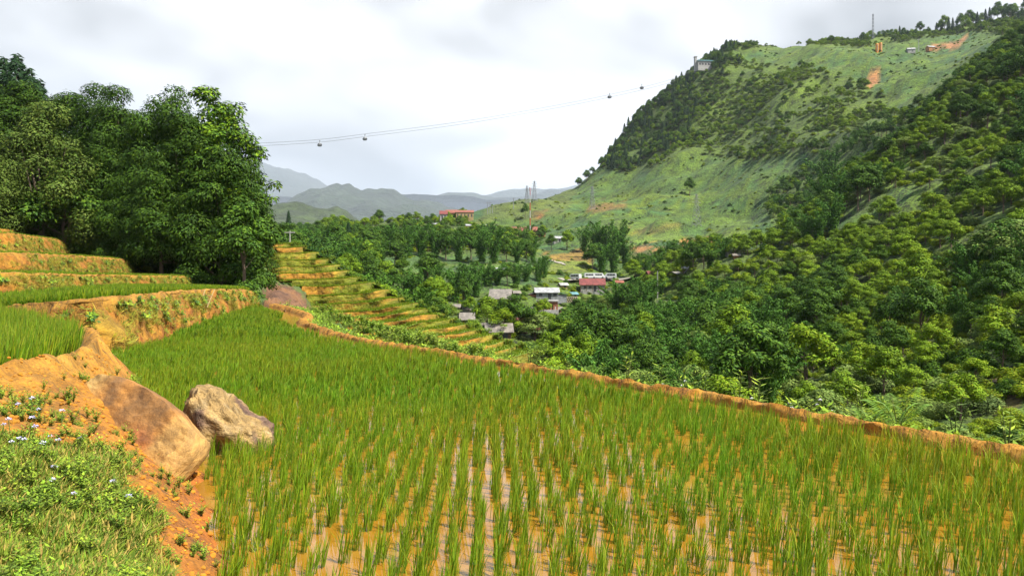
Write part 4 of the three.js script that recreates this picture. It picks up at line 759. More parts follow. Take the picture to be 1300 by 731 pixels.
const FRESH = [[0.21, 0.32, 0.016], [0.27, 0.38, 0.022], [0.16, 0.25, 0.016]], TURF = [[0.20, 0.28, 0.018], [0.26, 0.32, 0.025], [0.14, 0.22, 0.016], [0.34, 0.27, 0.06], [0.17, 0.25, 0.02]];
const turfForms = [1, 2, 3].map((k) => tuft(300 + k, { n: 34, len: 0.10, spread: 0.14, narrow: 0.11, tones: TURF })), wallForms = [1, 2, 3].map((k) => herb(320 + k, { stems: 5, h: 0.16, leaves: 6, len: 0.13, narrow: 0.45, tones: [...FRESH, [0.07, 0.15, 0.03]], lean: 1.4 })), herbForms = [1, 2, 3, 4].map((k) => herb(340 + k, { stems: 8, h: 0.30, leaves: 10, len: 0.075, narrow: 0.5, tones: FRESH, lean: 0.8 }));
const bundForms = [1, 2, 3, 4].map((k) => herb(360 + k, { stems: 9, h: 0.55, leaves: 9, len: 0.22, narrow: 0.42, tones: FRESH, lean: 0.9 })), tallForms = [1, 2].map((k) => herb(380 + k, { stems: 4, h: 1.0, leaves: 16, len: 0.26, narrow: 0.2, tones: FRESH, lean: 0.35, droop: 0.3 }));
const herbLeaf = leafy({ transmission: 0.3, roughness: 0.8 });
function scatter(name, label, category, forms, list, m = herbLeaf) {   // list of { p, s, turn, q }
  const g = new THREE.Group(); g.name = numbered(name); scene.add(g); tag(g, label, category, null, 'stuff');
  forms.forEach((form, n) => {
    const mine = list.filter((_, i) => i % forms.length === n); if (!mine.length) return;
    const im = new THREE.InstancedMesh(form, m, mine.length), mat = new THREE.Matrix4(), q = new THREE.Quaternion(), col = new THREE.Color();
    mine.forEach((f, i) => { q.setFromAxisAngle(V(0, 1, 0), hash(i, n, 12) * 6.28); if (f.q) q.premultiply(f.q); im.setMatrixAt(i, mat.compose(f.p, q, V(f.s, f.s, f.s))); const k = 0.8 + 0.4 * hash(i, n, 3); im.setColorAt(i, col.setRGB(k * (0.9 + 0.25 * hash(i, n, 31)), k, k)); });
    im.name = name; im.userData.kind = 'stuff'; im.castShadow = im.receiveShadow = true; g.add(im);
  });
}
{
  const r = random(91), turf = [], herbs = [], crumbs = [];
  for (let k = 0; k < 26000; k++) {
    const d = 2.6 + 10 * Math.pow(r(), 1.5), u = mix(-60, 330, r()), x = (u - 650) * d / F, w = grassiness(x, d), y = bankY(x, d);
    if (y < 0.03 || inside(upperPaddy, x, -d)) continue;
    const n = fbm(x * 2, d * 2 + 4, 0, 3), v = rowOf(y, d);
    if (r() < w) turf.push({ p: V(x, y - 0.01, -d), s: 0.55 + 0.6 * r() });
    if (r() < 0.05 * w * (n > 0 ? 1.8 : 0.3) * (v < 665 ? 1.6 : 0.3)) herbs.push({ p: V(x, y - 0.01, -d), s: 0.3 + 0.4 * r() });
    if (w < 0.3 && r() < 0.05 && n > 0.02) herbs.push({ p: V(x, y - 0.01, -d), s: 0.22 + 0.3 * r() });
    if (v > 474 && v < 560 && u < 128 && n > 0.0 && r() < 0.05) herbs.push({ p: V(x, y - 0.01, -d), s: 0.25 + 0.4 * r() });
    if (w < 0.5 && r() < 0.4) crumbs.push({ p: V(x, y, -d), s: 0.2 + 1.1 * r() ** 4 });
  }
  for (const p of rim) for (let k = 0; k < 22; k++) { const x = p.x + (r() - 0.5) * 2.2, z = p.z + (r() - 0.5) * 2.2; if (inside(upperPaddy, x, z)) continue; const y = bankY(x, -z); if (y > 0.05 && fbm(x * 1.4 + 2, z * 1.4, 0, 3) > 0.06 && rimDistance(x, z) > 0.35 && r() < 0.28) herbs.push({ p: V(x, y - 0.01, z), s: 0.35 + 0.5 * r() }); if (r() < 0.3) crumbs.push({ p: V(x, y, z), s: 0.2 + 1.1 * r() ** 4 }); }
  scatter('bank_turf', 'short green turf on the bank beside the paddy', 'grass', turfForms, turf);
  scatter('bank_weeds', 'low leafy weeds spreading over the orange bank', 'weeds', herbForms, herbs);
  const clod = new THREE.IcosahedronGeometry(0.022, 1); { const q = clod.attributes.position; for (let i = 0; i < q.count; i++) { const k = 1 + 0.35 * noise(q.getX(i) * 60, q.getY(i) * 60, q.getZ(i) * 60 + 0.5); q.setXYZ(i, q.getX(i) * k, q.getY(i) * k * 0.75, q.getZ(i) * k); } clod.computeVertexNormals(); }
  scatter('soil_crumbs', 'loose orange clods on the bare soil of the bank', 'soil', [clod], crumbs, std({ color: new THREE.Color(...SOIL), roughness: 1 }));
  // weeds hanging on the terrace walls
  const hang = [], fringe = [];
  for (const w of wallSpots) { if (columnOf(w.p.x, -w.p.z) < -40) continue; const q = new THREE.Quaternion().setFromUnitVectors(V(0, 1, 0), V(w.out.x, 0.9, w.out.z).normalize()); if (r() < 0.75 * w.moss + 0.12) fringe.push({ p: w.p.clone(), s: 0.9 + 0.9 * r(), q }); if (r() < 0.24 * (w.k ? 0.3 : 0.15 + 0.85 * w.t) * (0.25 + w.moss)) hang.push({ p: w.p.clone().addScaledVector(w.out, 0.02), s: (w.k ? 0.75 : 0.9) + 0.9 * r(), q: new THREE.Quaternion().setFromUnitVectors(V(0, 1, 0), V(w.out.x, 0.5, w.out.z).normalize()) }); }
  scatter('wall_grass', 'golden-green grass growing on the terrace walls', 'grass', [1, 2, 3].map((k) => tuft(310 + k, { n: 26, len: 0.16, spread: 0.2, narrow: 0.1, tones: [[0.30, 0.27, 0.02], [0.24, 0.26, 0.02], [0.36, 0.27, 0.03], [0.17, 0.22, 0.02]] })), fringe);
  scatter('slope_grass', 'golden-green grass on the risers of the far terraces', 'grass', [1, 2].map((k) => tuft(330 + k, { n: 14, len: 0.22, spread: 0.4, narrow: 0.12, tones: [[0.34, 0.34, 0.02], [0.25, 0.30, 0.02], [0.42, 0.32, 0.03]] })), riserSpots.filter((w) => r() < 0.6 - 0.55 * w.bare).map((w) => ({ p: w.p, s: 0.6 + 0.6 * r() })));
  scatter('wall_weeds', 'small weeds rooted in the orange terrace walls', 'weeds', wallForms, hang);
  // growth outside the bund
  const out = [], tall = [];
  for (let i = 4; i < bundLine.length - 40; i++) {
    const a = bundLine[i - 1], b = bundLine[i + 1], p = bundLine[i], t = V(b.x - a.x, 0, b.z - a.z).normalize(), o = V(t.z, 0, -t.x), far = clamp(-p.z / 30, 0.6, 1.7), u = columnOf(p.x, -p.z);
    for (let k = 0; k < 12; k++) { const w = (0.46 * far) + 0.32 + 2.6 * r() * r(), drop = -0.22 - Math.max(0, w - 0.46 * far - 0.1) * 0.85; if (fbm(p.x * 0.5, p.z * 0.5 + w, 0, 3) > -0.12 || r() < 0.3) out.push({ p: V(p.x + o.x * w + (r() - 0.5) * 0.2, drop, p.z + o.z * w + (r() - 0.5) * 0.2), s: (0.45 + 0.6 * r()) * (u < 420 ? 1.1 : 1) }); }
    if (r() < 0.12) { const w = 0.5 * far + 0.3 + r(); tall.push({ p: V(p.x + o.x * w, -0.5, p.z + o.z * w), s: 0.6 + 0.5 * r() }); }
  }
  for (let k = 0; k < 420; k++) { const u = mix(336, 640, r()), t = r(), v = mix(380, 462, (u - 336) / 300) + t * 14 - 10, d = mix(52, 26, (u - 336) / 300) + 12 * r(); if (u < 396 && v + 6 < 399) continue; out.push({ p: at(u, v + 6, d), s: 0.5 + 0.6 * r() }); }
  contours.forEach((l, i) => { for (let k = 0; k < 9; k++) { const p = l[contourN - Math.floor(r() * 5)].clone(); p.y = mix(p.y, stepTop(i, contourN), r()) - 0.1; p.x += r() * 1.0; p.z += (r() - 0.3) * 1.2; out.push({ p, s: 0.5 + 0.7 * r() }); } });
  scatter('bund_weeds', 'bright green leafy weeds growing along the outside of the bund', 'weeds', bundForms, out);
  scatter('tall_weeds', 'taller narrow-leaved weeds behind the bund', 'weeds', tallForms, tall);
}
// ferns and flowering weeds behind the bund
function fern(seed) {
  const r = random(seed), g = [];
  for (let k = 0; k < 7; k++) {
    const s = new Shape(), a = k / 7 * 6.283 + r() * 0.5, L = 0.7 + 0.35 * r(), up = 1.25 + 0.5 * r(), pt = (t) => V(Math.cos(a) * L * t * 0.62, L * (up * t - 0.85 * t * t), Math.sin(a) * L * t * 0.62), path = [];
    for (let j = 0; j <= 8; j++) path.push(pt(j / 8));
    s.tube(path, (t) => 0.008 * (1.1 - t), 4, [0.14, 0.17, 0.03]);
    for (let j = 2; j < 22; j++) for (const e of [-1, 1]) { const t = j / 22, b = a + e * 1.25, l = 0.24 * Math.sin(Math.PI * Math.pow(t, 0.7)) + 0.02; s.leaf(pt(t), V(Math.cos(b), -0.12, Math.sin(b)).normalize(), V(Math.cos(a), 0.1, Math.sin(a)), l * 0.8, 0.026, tone(r, [[0.14, 0.27, 0.03], [0.18, 0.31, 0.04]], 0.2)); }
    g.push(s.geometry());
  }
  return g;
}
{
  const fronds = fern(900);
  for (const [u, v, d, s, label] of [[1140, 549, 11.6, 0.9, 'large bright green fern rising just behind the orange bund'], [1105, 546, 12.3, 0.62, 'small fern beside the large fern behind the bund'], [750, 481, 17.4, 0.5, 'fern among the weeds where the bund passes the valley wood']]) { const t = group('fern', at(u, v, d), s * 5); fronds.forEach((g) => mesh('frond', g, herbLeaf, t)); t.scale.setScalar(s); tag(t, label, 'fern'); }
  const r = random(404), petal = std({ color: new THREE.Color(0.62, 0.58, 0.80), roughness: 0.7 }), white = std({ color: new THREE.Color(0.75, 0.72, 0.76), roughness: 0.7 }), stemM = std({ color: new THREE.Color(0.10, 0.15, 0.03) });
  const headG = (() => { const s = new Shape(); for (let k = 0; k < 26; k++) { const q = ball(r); q.y = Math.abs(q.y); s.leaf(V(q.x * 0.012, q.y * 0.01, q.z * 0.012), q, V(-q.z, 0.1, q.x).normalize(), 0.016, 0.012, [1, 1, 1]); } return s.geometry(); })();
  const stemG = (() => { const s = new Shape(); s.tube([V(0, -0.22, 0), V(0.01, -0.1, 0), V(0, 0, 0)], () => 0.003, 4, [1, 1, 1]); return s.geometry(); })();
  const flower = (p, m, s, label, gr) => { const t = group('wild_flower', p, r() * 6); mesh('stem', stemG, stemM, t); mesh('flower_head', headG, m, t); t.scale.setScalar(s); tag(t, label, 'flower', gr); };
  for (const [u, v] of [[22, 523], [40, 506], [48, 523], [78, 531], [40, 541], [44, 553], [63, 562], [73, 567], [101, 561], [10, 549], [4, 556], [24, 574], [30, 577], [54, 580], [66, 632], [68, 608], [93, 636], [143, 613], [163, 631], [14, 586]]) { const h = 0.98 - (v - 500) * 0.0022 - u * 0.0010, p = onLevel(u, v, h + 0.1); p.y = Math.max(p.y, bankY(p.x, -p.z) + 0.12); flower(p, petal, 0.75 + 0.4 * r(), 'small lilac flower head among the weeds on the bank', 'lilac flowers on the bank'); }
  for (const [u, v, d] of [[870, 484, 15.2], [866, 490, 15], [1003, 512, 13.4], [1006, 518, 13.3], [1042, 508, 13], [1038, 514, 13], [1058, 522, 12.6], [842, 488, 15.4], [955, 506, 14]]) flower(at(u, v, d), white, 1.3, 'pale flower head on a weed behind the orange bund', 'pale flowers behind the bund');
}
{                                                          // bamboo ladder leaning on the lowest terrace wall
  const a = at(255, 390, 37.2), cane = std({ color: new THREE.Color(0.36, 0.25, 0.10), roughness: 0.7 }), t = group('bamboo_ladder', a);
  const bar = (name, p, q, k) => { const s = new Shape(); s.tube([p, p.clone().lerp(q, 0.5), q], () => k, 6, [1, 1, 1]); mesh(name, s.geometry(), cane, t); };
  bar('rail', V(-0.05, 0, 0.1), V(0.05, 0.86, -0.35), 0.025); bar('rail', V(0.32, 0, 0.1), V(0.50, 0.86, -0.35), 0.025);
  for (const k of [0.2, 0.42, 0.64]) bar('rung', V(-0.08 + 0.1 * k, 0.86 * k, 0.12 - 0.45 * k), V(0.37 + 0.18 * k, 0.86 * k, 0.12 - 0.45 * k), 0.018);
  tag(t, 'short bamboo ladder leaning on the orange terrace wall', 'ladder');
}
// ---------------------------------------------------------------- buildings
const ribs = noiseMap(256, (u) => { const g = 0.5 + 0.5 * Math.sin(u * 2 * Math.PI * 16); return [g, g, g]; }, false);
const dirt = scaled(grainMap, 0.25);
const paint = (r, g, b, rough = 0.8) => std({ color: new THREE.Color(r, g, b), map: dirt, roughness: rough });
const sheetRoof = (r, g, b) => std({ color: new THREE.Color(r, g, b), map: dirt, bumpMap: scaled(ribs, 0.4, 0.4), bumpScale: 0.04, roughness: 0.6 });
const B = { cement: sheetRoof(0.27, 0.235, 0.195), white: sheetRoof(0.46, 0.46, 0.45), red: sheetRoof(0.25, 0.055, 0.042), tile: sheetRoof(0.33, 0.11, 0.06), teal: sheetRoof(0.14, 0.32, 0.34), wood: paint(0.17, 0.10, 0.055), brick: paint(0.38, 0.15, 0.08), cream: paint(0.42, 0.30, 0.13), orange: paint(0.40, 0.19, 0.06), pale: paint(0.40, 0.385, 0.36), grey: paint(0.30, 0.31, 0.32), dark: std({ color: new THREE.Color(0.03, 0.03, 0.035), roughness: 0.4 }), blue: paint(0.04, 0.22, 0.60), steel: std({ color: new THREE.Color(0.19, 0.20, 0.21), roughness: 0.6 }), concrete: paint(0.45, 0.43, 0.40) };
const solid = (name, m, t, ...b) => mesh(name, new Shape().box(...b, [1, 1, 1]).geometry(true), m, t);
function slopeRoof(w, l, eave, rise, over, thick = 0.12) {   // two pitches along x, ridge along x
  const s = new Shape(), W = w / 2 + over, Lz = l / 2 + over;
  for (const e of [1, -1]) {
    const y0 = eave - over * rise / (l / 2), q = [[-W, y0, e * Lz], [W, y0, e * Lz], [W, eave + rise, 0], [-W, eave + rise, 0]];
    const top = q.map(([x, y, z], k) => s.vert(x, y + thick, z, [1, 1, 1], x, k > 1 ? Lz : 0)), low = q.map(([x, y, z], k) => s.vert(x, y, z, [1, 1, 1], x, k > 1 ? Lz : 0));
    s.quad(...(e > 0 ? top : [...top].reverse())); s.quad(...(e > 0 ? [...low].reverse() : low));
    for (let k = 0; k < 4; k++) { const n = (k + 1) % 4; s.quad(low[k], low[n], top[n], top[k]); }
  }
  return s.geometry(true);
}
function gableWalls(w, l, h, rise) {
  const s = new Shape(); s.box(-w / 2, w / 2, -1.5, h, -l / 2, l / 2, [1, 1, 1]);
  for (const e of [-1, 1]) { const a = s.vert(e * w / 2, h, -l / 2, undefined, 0, 0), b = s.vert(e * w / 2, h, l / 2, undefined, l, 0), c = s.vert(e * w / 2, h + rise * 0.97, 0, undefined, l / 2, rise); s.tri(a, b, c); }
  return s.geometry(true);
}
function house(name, label, u, v, o) {                     // w, h, rise in photo pixels at its distance; parts wall, roof, door, window
  const p = o.at ?? groundAt(u, v, o.from ?? 100), k = -p.z / F, w = o.w * k, h = o.h * k, rise = o.rise * k, l = (o.l ?? o.w * 0.7) * k, t = group(name, p, o.turn ?? 0);
  mesh('wall', gableWalls(w, l, h, rise), o.wall, t);
  mesh('roof', slopeRoof(w, l, h, rise, o.over ?? 0.45), o.roof, t);
  const z = l / 2 + 0.02;
  if (o.door !== 0) solid('door', o.doorM ?? B.dark, t, w * (o.door ?? 0.1) - 0.45, w * (o.door ?? 0.1) + 0.45, 0, Math.min(2, h * 0.82), l / 2 - 0.06, z);
  for (const f of o.windows ?? []) { const g = solid('window', B.dark, t, w * f - 0.5, w * f + 0.5, h * 0.4, h * 0.78, l / 2 - 0.06, z); solid('frame', B.pale, g, w * f - 0.58, w * f + 0.58, h * 0.4 - 0.1, h * 0.4, l / 2 - 0.05, z + 0.05); }
  if (o.extra) o.extra(t, w, h, l, k);
  return tag(t, label, o.category ?? 'house');
}
const sideShed = (t, w, h, l, e, m, roof, span = 2.2) => { solid('side_room', m, t, ...(e < 0 ? [-w / 2 - span, -w / 2 - 0.02] : [w / 2 + 0.02, w / 2 + span]), -1.2, h * 0.62, -l * 0.35, l * 0.35); const s = new Shape(), a = e * w / 2, b = e * (w / 2 + span + 0.4), c = [1, 1, 1], q = [[a, h * 0.92, l * 0.42], [b, h * 0.64, l * 0.42], [b, h * 0.64, -l * 0.42], [a, h * 0.92, -l * 0.42]]; const up = q.map(([x, y, z]) => s.vert(x, y + 0.1, z, c, x, z)), lo = q.map(([x, y, z]) => s.vert(x, y, z, c, x, z)); s.quad(...up); s.quad(...[...lo].reverse()); for (let k = 0; k < 4; k++) s.quad(lo[k], lo[(k + 1) % 4], up[(k + 1) % 4], up[k]); mesh('side_roof', s.geometry(true), roof, t); };
house('timber_barn', 'wooden barn with a pale cement-sheet roof just beyond the terrace tips', 633, 430, { w: 30, h: 10, rise: 8, l: 20, wall: B.wood, roof: B.cement, turn: 0.12, door: 0.25, windows: [] });
house('timber_shed', 'small wooden shed with a grey roof beside the barn', 611, 424, { w: 13, h: 7, rise: 6, l: 12, wall: B.wood, roof: B.cement, turn: 0.1, door: 0 });
house('village_house', 'wooden house with a wide cement-sheet roof and blue tarpaulin store', 636, 388, { w: 25, h: 9, rise: 10, l: 20, wall: B.wood, roof: B.cement, turn: -0.15, extra: (t, w, h, l) => { sideShed(t, w, h, l, -1, B.wood, B.cement, 2.6); solid('tarpaulin', B.blue, t, -w / 2 - 2.4, -w / 2 - 0.3, h * 0.35, h * 0.55, l * 0.45, l * 0.62); } });
house('village_shed', 'low shed with a pale roof beside the blue tarpaulin', 596, 397, { w: 16, h: 5, rise: 4, l: 10, wall: B.pale, roof: B.cement, turn: 0.3, door: 0 });
house('village_shed', 'grey-roofed hut with teal foot below the tarpaulin house', 593, 410, { w: 15, h: 6, rise: 6, l: 12, wall: B.wood, roof: B.cement, turn: 0.05, extra: (t, w, h, l) => solid('water_tank', B.teal, t, w * 0.2, w * 0.55, 0, h * 0.5, l * 0.55, l * 0.55 + 1) });
house('blue_tarpaulin_tent', 'bright blue tarpaulin shelter beside the wooden house', 611, 392, { w: 9, h: 4, rise: 3, l: 7, wall: B.blue, roof: B.blue, turn: 0.5, door: 0, over: 0.1, category: 'shelter' });
house('village_house', 'long house with a white and teal sheet roof on the village terrace', 694, 380, { w: 28, h: 9, rise: 5, l: 20, wall: B.grey, roof: B.white, turn: 0.04, windows: [-0.3, 0.35], extra: (t, w, h, l) => { sideShed(t, w, h, l, 1, B.grey, B.teal, 2.4); sideShed(t, w, h, l, -1, B.brick, B.cement, 1.8); } });
{                                                          // unfinished brick building with open bays
  const p = groundAt(695, 394, 100), k = -p.z / F, w = 25 * k, h = 11 * k, t = group('brick_building', p, 0.02);
  solid('slab', B.concrete, t, -w / 2 - 0.3, w / 2 + 0.3, h, h + 0.35, -2.5, 2.5); solid('back_wall', B.brick, t, -w / 2, w / 2, -1.5, h - 0.01, -2.4, -2.1); solid('plinth', B.concrete, t, -w / 2 - 0.2, w / 2 + 0.2, -2.5, 0.15, -2.45, 2.6);
  for (let i = 0; i <= 6; i++) solid('column', B.brick, t, -w / 2 + i * (w - 0.4) / 6, -w / 2 + i * (w - 0.4) / 6 + 0.4, 0.16, h - 0.01, 1.7, 2.2);
  solid('lintel', B.brick, t, -w / 2, w / 2, h * 0.68, h * 0.98, 1.75, 2.1);
  tag(t, 'unfinished red-brick building with open bays below the white-roofed house', 'building');
}
{
  const stones = std({ vertexColors: true, map: rockMap, bumpMap: lumpMap, bumpScale: 0.15 }), p = groundAt(720, 384, 100), k = -p.z / F, t = group('retaining_wall', p, 0.05), r = random(8);
  for (let row = 0; row < 5; row++) for (let i = 0; i < 12; i++) { const w = 30 * k / 12, x = -15 * k + i * w + (row % 2) * w * 0.4, g = new THREE.DodecahedronGeometry(0.5, 0); g.scale(w * 1.05, 0.62, 0.8); const c = new Float32Array(g.attributes.position.count * 3), q = 0.6 + 0.5 * r(); for (let j = 0; j < c.length; j += 3) { c[j] = 0.42 * q; c[j + 1] = 0.33 * q; c[j + 2] = 0.24 * q; } g.setAttribute('color', new THREE.BufferAttribute(c, 3)); const o = mesh('stone', g, stones, t); o.position.set(x, -0.7 + row * 0.52, 0.1 * r()); }
  tag(t, 'rough stone retaining wall below the red-roofed house', 'wall');
}
house('village_house', 'red-roofed house on a white base beside the parked vans', 752, 372, { w: 30, h: 9, rise: 7, l: 20, wall: B.pale, roof: B.red, turn: -0.06, windows: [-0.3, -0.1, 0.3], extra: (t, w, h, l) => { for (const x of [-0.5, -0.25, 0, 0.25, 0.5]) solid('post', B.wood, t, w * x - 0.08, w * x + 0.08, 0, h, l / 2 + 0.7, l / 2 + 0.86); } });
{
  const p = groundAt(829, 366, 200), k = -p.z / F; p.y += 1;
  const t = group('roadside_pavilion', p, 0.3); mesh('roof', slopeRoof(15 * k, 12 * k, 3.4, 1.5, 0.4), B.red, t); for (const [x, z] of [[-6, -5], [6, -5], [-6, 5], [6, 5]]) solid('post', B.pale, t, x * k - 0.12, x * k + 0.12, -3, 3.4, z * k - 0.12, z * k + 0.12); solid('floor', B.concrete, t, -7 * k, 7 * k, -0.2, 0, -6 * k, 6 * k);
  tag(t, 'small red-roofed pavilion on pale posts at the road end', 'pavilion');
  const pole = groundAt(835, 379, 200), s = new Shape(); s.tube([V(0, -1, 0), V(0, 4, 0), V(0, 8, 0)], () => 0.16, 7, [1, 1, 1]); const o = mesh('concrete_post', s.geometry(), B.pale); o.position.copy(pole); tag(o, 'white concrete post below the small pavilion', 'post');
}
house('field_hut', 'lone hut with a flat white roof in the open field', 639, 346, { w: 18, h: 4, rise: 2, l: 14, wall: B.grey, roof: B.white, door: 0 });
house('school_block', 'long red-roofed building with grey and orange walls below the striped mast', 662, 304, { w: 40, h: 10, rise: 5, l: 18, wall: B.cream, roof: B.tile, turn: -0.1, windows: [-0.4, -0.3, -0.2, -0.05, 0.1, 0.25], extra: (t, w, h, l) => { solid('grey_wing', B.grey, t, -w / 2 - 0.6, -w / 4, -1.5, h * 0.96, l / 2 + 0.03, l / 2 + 1.6); solid('annex', B.orange, t, w / 2 + 0.02, w / 2 + 5, -1.5, h * 0.6, -l / 4, l / 3); solid('annex_roof', B.tile, t, w / 2 - 0.2, w / 2 + 5.5, h * 0.61, h * 0.68, -l / 3, l / 2.6); } });
house('hilltop_school', 'cream building with red roof on the far ridge', 590, 281, { w: 22, h: 10, rise: 3, l: 14, wall: B.cream, roof: B.tile, turn: 0.05, windows: [-0.4, -0.2, 0, 0.2, 0.4], from: 300 });
house('hilltop_school', 'orange-walled block with red roof beside the cream hilltop building', 573, 282, { w: 14, h: 11, rise: 4, l: 12, wall: B.orange, roof: B.tile, turn: -0.08, windows: [-0.3, 0, 0.3], from: 300 });
house('hilltop_school', 'white end block with red roof at the edge of the hilltop school', 563, 284, { w: 9, h: 11, rise: 4, l: 10, wall: B.pale, roof: B.red, turn: 0.1, windows: [-0.2, 0.2], from: 300 });
for (const [u, v, w, wall, roof, label] of [[419, 298, 9, 'orange', 'white', 'white-roofed hut with an orange wall among the valley belt trees'], [411, 299, 6, 'pale', 'white', 'tiny white hut beside the orange-walled hut'], [508, 302, 8, 'pale', 'white', 'small hut with a pale blue-white roof in the tree belt'], [556, 292, 8, 'cream', 'teal', 'teal-roofed hut below the hilltop school'], [562, 295, 6, 'orange', 'cement', 'orange-walled hut beside the teal-roofed hut'], [595, 290, 7, 'brick', 'white', 'white-roofed brick hut on the grassy rise'], [604, 301, 9, 'pale', 'white', 'bright white hut above the bamboo belt'], [588, 300, 6, 'cream', 'cement', 'cream hut above the bamboo belt'], [620, 288, 5, 'pale', 'white', 'tiny white hut on the grassy rise'], [708, 308, 11, 'pale', 'white', 'low white shed beside the fields east of the mast'], [552, 288, 7, 'pale', 'white', 'white-roofed hut below the end of the hilltop school'], [886, 322, 10, 'pale', 'teal', 'teal-roofed house below the orange cutting'], [908, 326, 9, 'orange', 'tile', 'orange-roofed hut near the cutting'], [926, 326, 12, 'pale', 'white', 'white shed at the edge of the yellow-green scrub'], [935, 327, 7, 'orange', 'cement', 'small orange-walled hut beside the white shed'], [1157, 68, 9, 'pale', 'white', 'white hut on the mountain top meadow'], [1182, 66, 9, 'orange', 'white', 'white-roofed hut beside the bare soil on the mountain top'], [672, 306, 6, 'blue', 'white', 'small blue-walled kiosk at the foot of the striped mast'], [660, 408, 6, 'orange', 'tile', 'red-orange hut under the big dark village tree'], [666, 424, 6, 'brick', 'tile', 'brick hut at the foot of the village wood'], [698, 412, 8, 'pale', 'cement', 'small pale hut among the village shrubs'], [670, 396, 9, 'brick', 'cement', 'brick hut with a grey roof beside the big dark village tree'], [708, 396, 9, 'wood', 'cement', 'wooden hut below the stone retaining wall'], [655, 376, 8, 'wood', 'cement', 'dark wooden hut beside the tarpaulin house'], [581, 394, 10, 'pale', 'cement', 'pale hut just above the upper terrace tips'], [680, 420, 7, 'brick', 'red', 'small red-roofed hut among the village trees'], [728, 378, 8, 'pale', 'teal', 'hut with a teal roof under the stone wall'], [715, 366, 9, 'cream', 'white', 'white-roofed hut at the start of the village road'], [786, 362, 9, 'pale', 'tile', 'pale hut with an orange-red roof along the village road']]) house('hut', label, u, v, { w, h: w * 0.42, rise: w * 0.22, wall: B[wall], roof: B[roof], door: w > 7 ? 0.15 : 0, turn: hash(u, v, 2) - 0.5, from: v < 120 ? 500 : 120, category: 'hut' });
{                                                          // cable-car station on the mountain edge
  const p = at(892, 85, 985), t = group('cable_station', p, 0.15), k = -p.z / F;
  solid('hall', B.pale, t, -8 * k, 12 * k, -6, 6 * k, -6, 6); solid('roof', B.teal, t, -8.5 * k, 13 * k, 6 * k, 7.2 * k, -7, 7); solid('tower', B.pale, t, -10.5 * k, -8.02 * k, -6, 12 * k, -2, 2); solid('tower_cap', B.concrete, t, -11 * k, -7.6 * k, 12 * k, 12.8 * k, -2.5, 2.5);
  for (const x of [-5.5, -2, 2, 6]) solid('window', B.dark, t, x * k - 1.2, x * k + 1.2, 1 * k, 3.6 * k, 5.9, 6.1);
  tag(t, 'pale cable-car station with a tower on the mountain edge', 'building');
}
for (const [u] of [[1114], [1118.5]]) { const p = groundAt(u, 66, 600), s = new Shape(), t = group('storage_tank', p); s.tube([V(0, -2, 0), V(0, 4, 0), V(0, 9, 0), V(0, 9.6, 0), V(0, 9.65, 0)], (q) => q > 0.9 ? 0.6 : 1.75, 14, [1, 1, 1]); mesh('tank', s.geometry(), std({ color: new THREE.Color(0.62, 0.25, 0.03), roughness: 0.6 }), t); solid('ladder', B.steel, t, -0.25, 0.25, 0, 8.5, 1.78, 1.95); tag(t, 'tall orange storage tank on the mountain top meadow', 'tank', 'pair of orange tanks'); }
